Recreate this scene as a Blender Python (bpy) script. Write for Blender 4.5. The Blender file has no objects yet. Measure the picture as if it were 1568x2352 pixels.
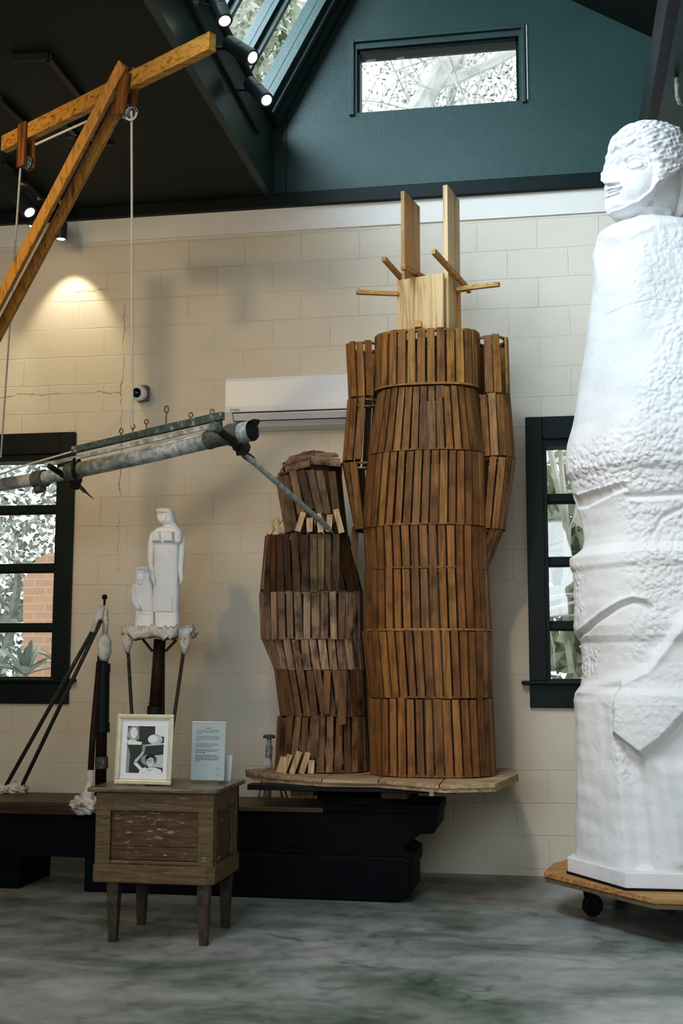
import bpy, math, random
import numpy as np
from math import sin, cos, pi, radians
random.seed(7); rng = np.random.default_rng(7)
C = bpy.context.scene.collection
sc = bpy.context.scene

# ------------------------------------------------------------------ camera
F, PITCH, YAW, ROLL, CH = 2786.0, .122442, .172016, .0014972, 1.348
FW = np.array([-sin(YAW)*cos(PITCH), cos(YAW)*cos(PITCH), sin(PITCH)])
RT = np.cross(FW, [0, 0, 1]); RT /= np.linalg.norm(RT); UP = np.cross(RT, FW)
RT, UP = cos(ROLL)*RT+sin(ROLL)*UP, cos(ROLL)*UP-sin(ROLL)*RT
OR = np.array([0, 0, CH])
def ray(x, y): return FW+RT*(x-784)/F-UP*(y-1176)/F
def at(x, y, Y=None, Z=None, X=None):
    d = ray(x, y)
    k = Y/d[1] if Y is not None else ((Z-CH)/d[2] if Z is not None else X/d[0])
    v = OR+d*k
    return (float(v[0]), float(v[1]), float(v[2]))
cam = bpy.data.cameras.new('camera'); cam.sensor_fit = 'VERTICAL'; cam.sensor_height = 36
cam.lens = F/2352*36; cam.clip_start = .05; cam.clip_end = 200
co = bpy.data.objects.new('camera', cam); C.objects.link(co)
from mathutils import Matrix, Vector
co.matrix_world = Matrix(((RT[0], UP[0], -FW[0], 0), (RT[1], UP[1], -FW[1], 0), (RT[2], UP[2], -FW[2], CH), (0, 0, 0, 1)))
sc.camera = co

# ------------------------------------------------------------------ object helpers
class MB:
    def __init__(s): s.v = []; s.f = []; s.m = []
    def add(s, vs, fs, mi=0):
        b = len(s.v); s.v += [tuple(map(float, p)) for p in vs]
        s.f += [tuple(i+b for i in f) for f in fs]; s.m += [mi]*len(fs); return s
    def box(s, x0, x1, y0, y1, z0, z1, mi=0):
        return s.hexa([(x0,y0,z0),(x1,y0,z0),(x1,y1,z0),(x0,y1,z0),(x0,y0,z1),(x1,y0,z1),(x1,y1,z1),(x0,y1,z1)], mi)
    def hexa(s, p, mi=0):
        return s.add(p, [(0,3,2,1),(4,5,6,7),(0,1,5,4),(1,2,6,5),(2,3,7,6),(3,0,4,7)], mi)
    def bar(s, a, b, w, h, up=(0,0,1), mi=0, w2=None, h2=None):
        a = np.array(a, float); b = np.array(b, float); d = b-a; d /= np.linalg.norm(d)
        r = np.cross(d, up); r = r/np.linalg.norm(r); u = np.cross(r, d)
        w2 = w if w2 is None else w2; h2 = h if h2 is None else h2
        q = lambda c, W, H: [c-r*W/2-u*H/2, c+r*W/2-u*H/2, c+r*W/2+u*H/2, c-r*W/2+u*H/2]
        p = q(a, w, h)+q(b, w2, h2)
        return s.add(p, [(3,2,1,0),(4,5,6,7),(0,1,5,4),(1,2,6,5),(2,3,7,6),(3,0,4,7)], mi)
    def tube(s, pts, r, n=12, caps=True, mi=0):
        pts = [np.array(p, float) for p in pts]; N = len(pts)
        rs = r if isinstance(r, (list, tuple)) else [r]*N
        T = []
        for i in range(N):
            d = pts[min(i+1, N-1)]-pts[max(i-1, 0)]; T.append(d/(np.linalg.norm(d)+1e-12))
        ref = np.array([0, 0, 1.]) if abs(T[0][2]) < .9 else np.array([1., 0, 0])
        vs = []
        for i in range(N):
            a = ref-T[i]*(ref@T[i]); a /= np.linalg.norm(a); ref = a; b = np.cross(T[i], a)
            for k in range(n):
                t = 2*pi*k/n; vs.append(pts[i]+(a*cos(t)+b*sin(t))*rs[i])
        fs = [(i*n+k, i*n+(k+1)%n, (i+1)*n+(k+1)%n, (i+1)*n+k) for i in range(N-1) for k in range(n)]
        if caps: fs += [tuple(range(n))[::-1], tuple((N-1)*n+k for k in range(n))]
        return s.add(vs, fs, mi)
    def prism(s, poly, z0, z1, mi=0):
        n = len(poly); vs = [(x, y, z0) for x, y in poly]+[(x, y, z1) for x, y in poly]
        fs = [tuple(range(n))[::-1], tuple(range(n, 2*n))]+[(i, (i+1)%n, n+(i+1)%n, n+i) for i in range(n)]
        return s.add(vs, fs, mi)
    def extr(s, prof, x0, x1, mi=0):      # profile in (y,z) extruded along x
        n = len(prof); vs = [(x0, y, z) for y, z in prof]+[(x1, y, z) for y, z in prof]
        fs = [tuple(range(n)), tuple(range(n, 2*n))[::-1]]+[((i+1)%n, i, n+i, n+(i+1)%n) for i in range(n)]
        return s.add(vs, fs, mi)
    def lathe(s, c, prof, n=24, mi=0, axis='z', M=None):
        vs = []
        for r, h in prof:
            for k in range(n):
                t = 2*pi*k/n; p = Vector((r*cos(t), r*sin(t), h))
                if M is not None: p = M @ p
                vs.append((p[0]+c[0], p[1]+c[1], p[2]+c[2]))
        N = len(prof)
        fs = [(i*n+k, i*n+(k+1)%n, (i+1)*n+(k+1)%n, (i+1)*n+k) for i in range(N-1) for k in range(n)]
        fs += [tuple(range(n))[::-1], tuple((N-1)*n+k for k in range(n))]
        return s.add(vs, fs, mi)
    def build(s, name, mat, parent=None, smooth=False, bevel=0, loc=None):
        me = bpy.data.meshes.new(name)
        off = np.array(loc if loc is not None else (0, 0, 0), float)
        V = np.array(s.v)-off
        me.from_pydata(V.tolist(), [], s.f)
        mats = mat if isinstance(mat, (list, tuple)) else [mat]
        for m in mats: me.materials.append(m)
        me.polygons.foreach_set('material_index', s.m)
        if smooth: me.polygons.foreach_set('use_smooth', [True]*len(s.f))
        me.update()
        o = bpy.data.objects.new(name, me); C.objects.link(o); o.location = off
        if parent is not None:
            o.parent = parent; o.location = off if parent.type == 'MESH' else off-np.array(parent.location)
        if bevel:
            b = o.modifiers.new('bevel', 'BEVEL'); b.width = bevel; b.segments = 2; b.limit_method = 'ANGLE'
            b.angle_limit = radians(40)
        if smooth == 2:
            pass
        return o
def tag(o, label=None, cat=None, group=None, kind=None):
    if label: o['label'] = label
    if cat: o['category'] = cat
    if group: o['group'] = group
    if kind: o['kind'] = kind
    return o
def thing(name, loc, label, cat, group=None, kind=None):
    o = bpy.data.objects.new(name, None); C.objects.link(o); o.location = loc; o.empty_display_size = .1
    return tag(o, label, cat, group, kind)
def autosmooth(o, ang=40):
    me = o.data
    me.polygons.foreach_set('use_smooth', [True]*len(me.polygons))
    try:
        me.set_sharp_from_angle(angle=radians(ang))
    except Exception: pass
    return o

# ------------------------------------------------------------------ materials
def mat(name, col, rough=.6, metal=0, spec=.3):
    m = bpy.data.materials.new(name); m.use_nodes = True
    b = m.node_tree.nodes['Principled BSDF']
    b.inputs['Base Color'].default_value = (*col, 1); b.inputs['Roughness'].default_value = rough
    b.inputs['Metallic'].default_value = metal; b.inputs['Specular IOR Level'].default_value = spec
    return m
class NT:
    def __init__(s, m): s.m = m; s.t = m.node_tree; s.b = s.t.nodes['Principled BSDF']
    def n(s, t, **k):
        x = s.t.nodes.new(t)
        for a, v in k.items():
            if a in ('operation', 'blend_type', 'data_type', 'feature', 'distance', 'noise_dimensions', 'attribute_name', 'offset', 'interpolation_type', 'wave_type','bands_direction','invert','voronoi_dimensions','offset_frequency','squash'): setattr(x, a, v)
            else: x.inputs[a.replace('_', ' ')].default_value = v
        return x
    def l(s, a, b): s.t.links.new(a, b)
    def coords(s, scale=(1,1,1), src='Object', rot=(0,0,0), loc=(0,0,0)):
        tc = s.t.nodes.new('ShaderNodeTexCoord'); mp = s.t.nodes.new('ShaderNodeMapping')
        mp.inputs['Scale'].default_value = scale; mp.inputs['Rotation'].default_value = rot; mp.inputs['Location'].default_value = loc
        s.l(tc.outputs[src], mp.inputs['Vector']); return mp.outputs['Vector']
    def noise(s, vec, scale, detail=4, rough=.6, dist=0):
        x = s.n('ShaderNodeTexNoise', Scale=scale, Detail=detail, Roughness=rough, Distortion=dist)
        if vec is not None: s.l(vec, x.inputs['Vector'])
        return x.outputs['Fac']
    def ramp(s, fac, stops, interp='LINEAR'):
        x = s.t.nodes.new('ShaderNodeValToRGB'); e = x.color_ramp; e.interpolation = interp
        while len(e.elements) < len(stops): e.elements.new(.5)
        for el, (p, c) in zip(e.elements, stops):
            el.position = p; el.color = (*c, 1) if not isinstance(c, (int, float)) else (c, c, c, 1)
        s.l(fac, x.inputs['Fac']); return x.outputs['Color']
    def mix(s, fac, a, b, blend='MIX'):
        x = s.t.nodes.new('ShaderNodeMix'); x.data_type = 'RGBA'; x.blend_type = blend
        for i, v in ((0, fac), (6, a), (7, b)):
            if isinstance(v, (int, float)): x.inputs[i].default_value = v
            elif isinstance(v, tuple): x.inputs[i].default_value = (*v, 1)
            else: s.l(v, x.inputs[i])
        return x.outputs[2]
    def math(s, op, a, b=None, clamp=False):
        x = s.t.nodes.new('ShaderNodeMath'); x.operation = op; x.use_clamp = clamp
        for i, v in ((0, a), (1, b)):
            if v is None: continue
            if isinstance(v, (int, float)): x.inputs[i].default_value = v
            else: s.l(v, x.inputs[i])
        return x.outputs[0]
    def bump(s, h, strength=.3, dist=.01, prev=None):
        x = s.n('ShaderNodeBump', Strength=strength, Distance=dist)
        if not isinstance(h, (int, float)): s.l(h, x.inputs['Height'])
        if prev is not None: s.l(prev, x.inputs['Normal'])
        s.l(x.outputs['Normal'], s.b.inputs['Normal']); return x.outputs['Normal']
    def col(s, c): s.l(c, s.b.inputs['Base Color'])

def wood(name, stops, axis='z', rough=.6, island=True, scale=1.0, stain=.0, spec=.25):
    m = mat(name, stops[0], rough, spec=spec); t = NT(m)
    tc = t.t.nodes.new('ShaderNodeTexCoord'); geo = t.t.nodes.new('ShaderNodeNewGeometry')
    isl = geo.outputs['Random Per Island']
    off = t.t.nodes.new('ShaderNodeVectorMath'); off.operation = 'ADD'
    cmb = t.t.nodes.new('ShaderNodeCombineXYZ')
    k = t.math('MULTIPLY', isl, 37.0)
    for i in range(3): t.l(k, cmb.inputs[i])
    t.l(tc.outputs['Object'], off.inputs[0]); t.l(cmb.outputs[0], off.inputs[1])
    mp = t.t.nodes.new('ShaderNodeMapping')
    s = {'x': (1.2, 22, 22), 'y': (22, 1.2, 22), 'z': (22, 22, 1.2)}[axis]
    mp.inputs['Scale'].default_value = tuple(a*scale for a in s)
    t.l(off.outputs[0], mp.inputs['Vector'])
    g = t.noise(mp.outputs[0], 2.2, 6, .65, .6)
    n = len(stops)
    base = t.ramp(isl, [(i/(n-1), c) for i, c in enumerate(stops)]) if island else t.ramp(g, [(.3+.4*i/(n-1), c) for i, c in enumerate(stops)])
    v = t.ramp(g, [(.25, .35), (.5, .9), (.75, 1.4)])
    c = t.mix(1.0, base, v, 'MULTIPLY')
    if stain:
        sn = t.noise(off.outputs[0], 7, 3, .5)
        sm = t.ramp(sn, [(.5, 1.0), (.72, 1-stain)])
        c = t.mix(1.0, c, sm, 'MULTIPLY')
    t.col(c); t.bump(g, .25, .004)
    return m
W_SLAT = wood('slat_wood', [(0.150,0.067,0.026),(0.257,0.128,0.046),(0.188,0.093,0.038),(0.316,0.163,0.058),(0.219,0.106,0.040),(0.271,0.128,0.041),(0.166,0.081,0.034),(0.347,0.194,0.083)], stain=.5)
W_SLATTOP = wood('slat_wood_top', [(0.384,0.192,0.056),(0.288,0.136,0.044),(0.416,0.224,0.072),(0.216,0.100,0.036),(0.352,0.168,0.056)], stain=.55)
W_OLD = wood('slat_weathered', [(0.170,0.090,0.043),(0.260,0.146,0.076),(0.120,0.060,0.029),(0.220,0.120,0.058),(0.300,0.172,0.090),(0.160,0.082,0.036)], stain=.75)
W_OLDL = wood('slat_weathered_pale', [(0.300,0.193,0.128),(0.380,0.248,0.162),(0.250,0.156,0.102),(0.420,0.285,0.196),(0.280,0.175,0.111)], stain=.8)
W_PALE = wood('offcut_wood', [(.55,.38,.22),(.62,.44,.27),(.48,.32,.19)])
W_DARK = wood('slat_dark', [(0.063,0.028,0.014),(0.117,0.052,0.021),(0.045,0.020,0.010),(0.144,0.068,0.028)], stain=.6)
W_PINE = wood('pine_board', [(.66,.42,.20),(.78,.54,.29),(.70,.46,.23)], rough=.5, island=False, scale=.55)
W_PINED = wood('pine_board_amber', [(.48,.25,.09),(.62,.36,.15),(.54,.30,.11)], rough=.5, island=False, scale=.6)
W_PINEX = wood('pine_stick', [(.52,.29,.10),(.62,.37,.15)], axis='x')
W_BEAM = wood('jib_timber', [(.30,.14,.035),(.52,.28,.07),(.40,.20,.05)], axis='x', island=False, rough=.4, spec=.4)
W_BRACE = wood('brace_timber', [(.30,.13,.03),(.48,.25,.055),(.38,.18,.04)], axis='z', island=False, rough=.35, spec=.5)
W_BLOCK = wood('pulley_block_wood', [(.16,.065,.02),(.26,.12,.035)], axis='z', island=False)
W_POST = wood('dark_post_wood', [(.035,.014,.01),(.06,.025,.014)], axis='z', island=False)
W_DECK = wood('deck_board', [(.40,.28,.17),(.46,.34,.22),(.34,.235,.15),(.50,.38,.27)], axis='x', stain=.4)
W_PLY = wood('plywood_dolly', [(.42,.22,.08),(.50,.28,.11)], axis='x', island=False, rough=.5)
W_PLYE = wood('plywood_edge', [(.22,.17,.10),(.13,.11,.075)], axis='x', island=False)
W_BTOP = wood('bench_top_wood', [(.16,.10,.045),(.09,.065,.04),(.20,.12,.05)], axis='x', island=False, rough=.45)

def plain_noise(name, a, b, scale=8, rough=.6, bump=.2, bscale=60, metal=0, bdist=.004, spec=.3, lo=.35, hi=.65):
    m = mat(name, a, rough, metal, spec); t = NT(m); v = t.coords()
    t.col(t.ramp(t.noise(v, scale, 5, .65), [(lo, a), (hi, b)]))
    if bump: t.bump(t.noise(v, bscale, 3, .6), bump, bdist)
    return m
# painted block wall
M_WALL = mat('painted_block', (.7,.66,.58), .75, spec=.15); t = NT(M_WALL)
v = t.coords(rot=(radians(90), 0, 0), loc=(.04, .0328, 0))
def brick(vec, msz, sm=.3):
    b = t.n('ShaderNodeTexBrick', Scale=1.0, Mortar_Size=msz, Mortar_Smooth=sm, Brick_Width=.4064, Row_Height=.2032, Bias=0.0)
    b.offset = .5
    b.inputs['Color1'].default_value = (1,1,1,1); b.inputs['Color2'].default_value = (.99,.99,.99,1); b.inputs['Mortar'].default_value = (0,0,0,1)
    t.l(vec, b.inputs['Vector']); return b
vo = t.coords()
wob = t.n('ShaderNodeTexNoise', Scale=3.0, Detail=3.0); t.l(vo, wob.inputs['Vector'])
vm = t.t.nodes.new('ShaderNodeVectorMath'); vm.operation = 'MULTIPLY_ADD'
vm.inputs[1].default_value = (.02,.02,.02); t.l(wob.outputs['Color'], vm.inputs[0]); t.l(v, vm.inputs[2])
B = brick(vm.outputs[0], .006, .6)
fade = t.ramp(t.noise(vo, 1.3, 3, .6), [(.38, .05), (.68, .9)])
mort = t.math('MULTIPLY', B.outputs['Fac'], fade)
big = t.noise(vo, 1.1, 4, .6); fine = t.noise(vo, 45, 4, .7); med = t.noise(vo, 9, 4, .6)
base = t.ramp(big, [(.3, (.66,.60,.495)), (.7, (.735,.68,.58))])
base = t.mix(t.math('MULTIPLY', mort, .16), base, (.42,.37,.29))
sx = t.t.nodes.new('ShaderNodeSeparateXYZ'); t.l(vo, sx.inputs[0]); cn = t.noise(vo, 6, 5, .7); cn2 = t.math('MULTIPLY', t.math('SUBTRACT', cn, .5), .10)
def near(c, v0, w): return t.math('LESS_THAN', t.math('ABSOLUTE', t.math('ADD', t.math('SUBTRACT', c, v0), cn2)), w)
zz, xx = sx.outputs[2], sx.outputs[0]
c1_ = t.math('MULTIPLY', near(xx, -2.96, .0035), t.math('MULTIPLY', t.math('GREATER_THAN', zz, 1.95), t.math('LESS_THAN', zz, 4.0)))
c2_ = t.math('MULTIPLY', near(zz, 3.23, .0035), t.math('LESS_THAN', xx, -2.96)); c3_ = t.math('MULTIPLY', near(zz, 3.98, .004), t.math('MULTIPLY', t.math('LESS_THAN', xx, -2.96), t.math('GREATER_THAN', xx, -3.35)))
crk = t.math('MULTIPLY', t.math('MAXIMUM', c3_, t.math('MAXIMUM', c1_, c2_)), t.ramp(t.noise(vo, 3.1, 2, .5), [(.42, .1), (.55, 1.0)]))
base = t.mix(t.math('MULTIPLY', crk, .7), base, (.25,.18,.10))
pits = t.n('ShaderNodeTexVoronoi', Scale=26.0); t.l(vo, pits.inputs['Vector'])
pm = t.ramp(pits.outputs['Distance'], [(.05, 1.0), (.10, 0.0)])
gate = t.ramp(t.noise(vo, 5, 2, .5), [(.56, 0.0), (.62, 1.0)])
pmask = t.math('MULTIPLY', pm, gate)
base = t.mix(t.math('MULTIPLY', pmask, .6), base, (.22,.18,.12))
t.col(base)
h = t.math('ADD', t.math('MULTIPLY', mort, -1.2), t.math('ADD', t.math('MULTIPLY', fine, .45), t.math('MULTIPLY', med, .7)))
h = t.math('SUBTRACT', h, t.math('ADD', t.math('MULTIPLY', crk, 1.5), t.math('MULTIPLY', pmask, 1.2)))
t.bump(h, .55, .007)
# smooth painted band
M_BAND = plain_noise('painted_band', (.76,.74,.69), (.82,.80,.75), 2, .55, .08, 40)
M_GREEN = mat('dark_green_paint', (.03,.07,.07), .42, spec=.45); t = NT(M_GREEN); v = t.coords()
t.col(t.ramp(t.noise(v, 1.5, 4, .6), [(.3, (.028,.060,.055)), (.7, (.036,.072,.066))]))
h = t.math('ADD', t.noise(v, 70, 2, .5), t.math('MULTIPLY', t.noise(v, 2.5, 3, .6), 2.0)); t.bump(h, .25, .006)
M_CEIL = plain_noise('ceiling_paint', (.009,.014,.012), (.015,.021,.018), 2, .6, .15, 60)
M_TRIM = plain_noise('green_trim', (.0055,.012,.0105), (.009,.018,.016), 3, .42, .1, 80, spec=.22)
M_BLACK = plain_noise('black_metal', (.006,.007,.008), (.012,.014,.015), 6, .45, .1, 60)
M_LAMP = mat('lamp_housing', (.030,.042,.045), .4, spec=.4)
M_BENCH = plain_noise('black_bench_paint', (.0022,.0034,.0055), (.0045,.0065,.009), 5, .6, .3, 20, spec=.10)
# floor
M_FLOOR = mat('concrete', (.2,.22,.2), .38, spec=.35); t = NT(M_FLOOR); v = t.coords()
vs_ = t.coords(scale=(.8, 1.5, 1))
n1 = t.noise(vs_, 1.1, 7, .62, .6); n2 = t.noise(v, 7, 6, .7, .4); n3 = t.noise(v, 40, 3, .6)
c1 = t.ramp(n1, [(.30, (.075,.11,.088)), (.43, (.185,.208,.185)), (.56, (.31,.318,.31)), (.72, (.43,.425,.415))])
c2 = t.ramp(n2, [(.32, .68), (.5, 1.0), (.7, 1.12)])
c = t.mix(1.0, c1, c2, 'MULTIPLY')
cr = t.n('ShaderNodeTexVoronoi', Scale=.55, feature='DISTANCE_TO_EDGE'); 
wv = t.n('ShaderNodeTexNoise', Scale=2.0, Detail=5.0); t.l(v, wv.inputs['Vector'])
vmm = t.t.nodes.new('ShaderNodeVectorMath'); vmm.operation = 'MULTIPLY_ADD'; vmm.inputs[1].default_value = (.6,.6,0)
t.l(wv.outputs['Color'], vmm.inputs[0]); t.l(v, vmm.inputs[2]); t.l(vmm.outputs[0], cr.inputs['Vector'])
ck = t.ramp(cr.outputs['Distance'], [(.0, .55), (.006, 1.0)])
ckm = t.mix(t.ramp(t.noise(v, .9, 2), [(.5, 0.0), (.6, 1.0)]), (1., 1., 1.), ck)
c = t.mix(1.0, c, ckm, 'MULTIPLY'); t.col(c)
t.l(t.ramp(n2, [(.3, .30), (.7, .60)]), t.b.inputs['Roughness']); t.bump(n3, .08, .003)
# plaster
M_PLAS = mat('white_plaster', (.84,.83,.84), .7, spec=.2); t = NT(M_PLAS); v = t.coords()
at_ = t.t.nodes.new('ShaderNodeAttribute'); at_.attribute_name = 'pebble'
vo1 = t.n('ShaderNodeTexVoronoi', Scale=34.0, feature='SMOOTH_F1'); vo1.inputs['Smoothness'].default_value = .35
wv = t.n('ShaderNodeTexNoise', Scale=9.0, Detail=3.0); t.l(v, wv.inputs['Vector'])
vmm = t.t.nodes.new('ShaderNodeVectorMath'); vmm.operation = 'MULTIPLY_ADD'; vmm.inputs[1].default_value = (.06,.06,.06)
t.l(wv.outputs['Color'], vmm.inputs[0]); t.l(v, vmm.inputs[2]); t.l(vmm.outputs[0], vo1.inputs['Vector'])
peb = t.math('SUBTRACT', 1.0, vo1.outputs['Distance'])
pg = t.math('MULTIPLY', peb, at_.outputs['Fac'])
sc1 = t.noise(t.coords(scale=(1, 1, .35), rot=(.4, .5, 0)), 120, 2, .6)
h = t.math('ADD', t.math('MULTIPLY', pg, 1.4), t.math('ADD', t.math('MULTIPLY', t.noise(v, 28, 5, .65), .5), t.math('MULTIPLY', sc1, .12)))
t.bump(h, .75, .014)
seam = t.n('ShaderNodeTexNoise', Scale=6.0, Detail=4.0); t.l(v, seam.inputs['Vector'])
t.col(t.ramp(seam.outputs['Fac'], [(.3, (.68,.675,.68)), (.6, (.74,.735,.75))]))
M_PLASD = mat('rough_plaster', (.7,.66,.6), .8); t = NT(M_PLASD); v = t.coords()
t.col(t.ramp(t.noise(v, 14, 6, .75), [(.34, (.20,.08,.03)), (.41, (.62,.52,.42)), (.52, (.78,.76,.72)), (.8, (.82,.81,.79))]))
t.bump(t.noise(v, 26, 5, .7), .9, .02)
M_MINI = plain_noise('smooth_plaster', (.80,.80,.81), (.86,.86,.88), 12, .7, .35, 160)
def patchy(name, a, b, c, scale=14, rough=.55, metal=0, lo=.45, mid=.55):
    m = mat(name, a, rough, metal); t = NT(m); v = t.coords()
    t.col(t.ramp(t.noise(v, scale, 6, .7), [(lo-.1, a), (mid, b), (mid+.06, c)])); t.bump(t.noise(v, scale*3, 3), .3, .004); return m
M_PIPE = patchy('galvanised_pipe', (.16,.19,.18), (.42,.47,.48), (.62,.66,.68), 13, .45, .35, .40, .50)
M_COLLAR = patchy('corroded_collar', (.07,.085,.07), (.16,.18,.15), (.5,.5,.47), 30, .6, .2, .45, .62)
M_LEVER = patchy('painted_lever', (.035,.06,.05), (.10,.135,.125), (.33,.36,.37), 22, .55, 0, .40, .56)
M_IRON = patchy('dark_iron', (.012,.012,.011), (.035,.033,.028), (.09,.08,.06), 30, .5, .3, .45, .65)
M_RUST = patchy('rusty_pipe', (.025,.012,.009), (.05,.022,.014), (.35,.24,.14), 26, .6, .2, .45, .74)
M_ROD = patchy('spattered_rod', (.03,.035,.028), (.07,.065,.05), (.45,.43,.38), 40, .6, .1, .45, .62)
M_NAVY = mat('dark_pipe_sleeve', (.010,.018,.024), .45)
M_STEEL = patchy('worn_steel_rod', (.18,.21,.20), (.36,.39,.38), (.5,.53,.52), 30, .4, .4)
M_RODP = patchy('pale_worn_rod', (.30,.33,.33), (.50,.54,.55), (.62,.66,.68), 30, .4, .2)
M_ROPE = plain_noise('white_rope', (.55,.53,.48), (.68,.66,.60), 60, .8, .5, 300)
M_TWINE = plain_noise('brown_twine', (.16,.09,.04), (.25,.15,.07), 60, .8, .5, 200)
M_ACW = mat('ac_plastic', (.84,.83,.82), .35, spec=.4)
M_ACG = mat('ac_grille', (.10,.10,.10), .5)
M_SILV = mat('silver_screw', (.5,.5,.48), .35, .8)
M_GOLD = plain_noise('champagne_frame', (.62,.57,.42), (.72,.67,.52), 20, .3, .05, 80, .35)
M_MAT = mat('passepartout', (.80,.79,.82), .8)
M_PAPER = mat('sign_paper', (.66,.69,.70), .5)
M_INK = mat('ink', (.16,.18,.18), .8)
M_INKD = mat('ink_dark', (.06,.07,.07), .8)
M_RUBBER = mat('black_rubber', (.006,.006,.006), .6)
M_GREYB = mat('grey_box', (.20,.22,.20), .6)
M_PADDLE = M_LEVER
M_CAB = mat('worn_cabinet_wood', (.12,.08,.04), .5, spec=.3); t = NT(M_CAB); v = t.coords()
g = t.noise(t.coords(scale=(3, 14, 30)), 2.4, 6, .65, .5)
c = t.ramp(g, [(.3, (.075,.045,.022)), (.5, (.145,.095,.05)), (.7, (.20,.145,.085))])
sc_ = t.noise(t.coords(scale=(5, 5, 22)), 3.2, 7, .75)
c = t.mix(t.ramp(sc_, [(.60, 0.0), (.68, .85)]), c, (.46,.36,.26))
gr = t.noise(v, 5, 4, .6); c = t.mix(t.ramp(gr, [(.5, 0.0), (.75, .5)]), c, (.10,.11,.06))
t.col(c); t.bump(g, .4, .004)
M_CABD = mat('worn_cabinet_panel', (.09,.055,.03), .5); t = NT(M_CABD); v = t.coords()
g = t.noise(t.coords(scale=(3, 14, 30)), 2.4, 6, .65, .5)
c = t.ramp(g, [(.3, (.05,.028,.014)), (.5, (.10,.06,.03)), (.7, (.15,.095,.05))])
sc_ = t.noise(t.coords(scale=(4, 4, 16)), 3.6, 7, .75)
c = t.mix(t.ramp(sc_, [(.57, 0.0), (.64, .9)]), c, (.50,.38,.27)); t.col(c); t.bump(g, .4, .004)
M_CABT = mat('worn_cabinet_top', (.14,.10,.06), .22, spec=.5); t = NT(M_CABT)
g = t.noise(t.coords(scale=(3, 20, 20)), 3, 6, .65)
t.col(t.ramp(g, [(.3, (.08,.055,.03)), (.55, (.17,.125,.08)), (.7, (.30,.25,.19))])); t.bump(g, .2, .003)
M_CABL = plain_noise('cabinet_leg_wood', (.04,.028,.018), (.10,.075,.05), 18, .55, .4, 60)
def glass(name, tint=(.95,.97,.96), refl=.06):
    m = bpy.data.materials.new(name); m.use_nodes = True; nt = m.node_tree; nt.nodes.remove(nt.nodes['Principled BSDF'])
    o = nt.nodes['Material Output']; tr = nt.nodes.new('ShaderNodeBsdfTransparent'); gl = nt.nodes.new('ShaderNodeBsdfGlossy')
    mx = nt.nodes.new('ShaderNodeMixShader'); mx.inputs[0].default_value = refl; tr.inputs[0].default_value = (*tint, 1)
    gl.inputs['Roughness'].default_value = .03
    nt.links.new(tr.outputs[0], mx.inputs[1]); nt.links.new(gl.outputs[0], mx.inputs[2]); nt.links.new(mx.outputs[0], o.inputs['Surface']); return m
M_GLASS = glass('window_glass'); M_ACRYL = glass('acrylic', (.96,.98,.98), .08)
def emis(name, col, s):
    m = mat(name, col); b = m.node_tree.nodes['Principled BSDF']
    b.inputs['Emission Color'].default_value = (*col, 1); b.inputs['Emission Strength'].default_value = s; return m
M_BULB = emis('lit_lens', (1, .88, .66), 12)
def leafm(name, a, b, c):
    m = mat(name, a, .6); t = NT(m); geo = t.t.nodes.new('ShaderNodeNewGeometry')
    t.col(t.ramp(geo.outputs['Random Per Island'], [(0, a), (.5, b), (1, c)]))
    return m
M_LEAF = leafm('pale_foliage', (.12,.15,.115), (.33,.36,.32), (.75,.77,.74))
M_LEAFB = leafm('broad_leaves', (.15,.19,.13), (.42,.47,.37), (.8,.82,.76))
M_PLANT = leafm('silver_green_leaves', (.20,.26,.24), (.30,.38,.36), (.42,.50,.48))
M_BARK = plain_noise('pale_bark', (.45,.46,.44), (.75,.75,.73), 5, .8, .3, 20)
M_TWIG = plain_noise('grey_twigs', (.22,.23,.21), (.42,.43,.40), 5, .8, 0)
M_BRICK = mat('garden_brick', (.5,.28,.2), .8); t = NT(M_BRICK)
b = t.n('ShaderNodeTexBrick', Scale=1.0, Mortar_Size=.008, Brick_Width=.22, Row_Height=.075)
b.inputs['Color1'].default_value = (.62,.36,.26,1); b.inputs['Color2'].default_value = (.52,.30,.215,1); b.inputs['Mortar'].default_value = (.62,.43,.33,1)
t.l(t.coords(rot=(radians(90),0,0)), b.inputs['Vector']); t.col(b.outputs['Color'])
M_GROUND = plain_noise('garden_ground', (.25,.27,.22), (.35,.37,.30), 2, .9, 0)

# ------------------------------------------------------------------ the room
WY = 8.0; XL, XR, YB = -5.2, 2.6, -2.4
HW = 4.58
def struct(o): o['kind'] = 'structure'; return o
struct(MB().box(XL-.2, XR+.2, YB-.2, WY+.2, -.15, 0).build('floor', M_FLOOR))
wins = {1: (-4.62, -3.40, 1.225, 2.80), 2: (-.045, 1.10, 1.225, 2.80)}
def wall_with_holes(name, m, x0, x1, z0, z1, y0, y1, holes):
    mb = MB(); xs = sorted({x0, x1, *[h[0] for h in holes], *[h[1] for h in holes]}); zs = sorted({z0, z1, *[h[2] for h in holes], *[h[3] for h in holes]})
    for i in range(len(xs)-1):
        for j in range(len(zs)-1):
            cx, cz = (xs[i]+xs[i+1])/2, (zs[j]+zs[j+1])/2
            if any(h[0] < cx < h[1] and h[2] < cz < h[3] for h in holes): continue
            mb.box(xs[i], xs[i+1], y0, y1, zs[j], zs[j+1])
    return struct(mb.build(name, m))
wall_with_holes('wall_back', M_WALL, XL-.2, XR+.2, 0, 4.335, WY, WY+.2, list(wins.values()))
struct(MB().box(XL, XR, WY-.012, WY+.2, 4.335, 4.50).build('trim_1', M_BAND))
struct(MB().box(XL, XR, WY-.05, WY+.2, 4.50, 4.60).build('trim_2', M_TRIM, bevel=.006))
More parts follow.
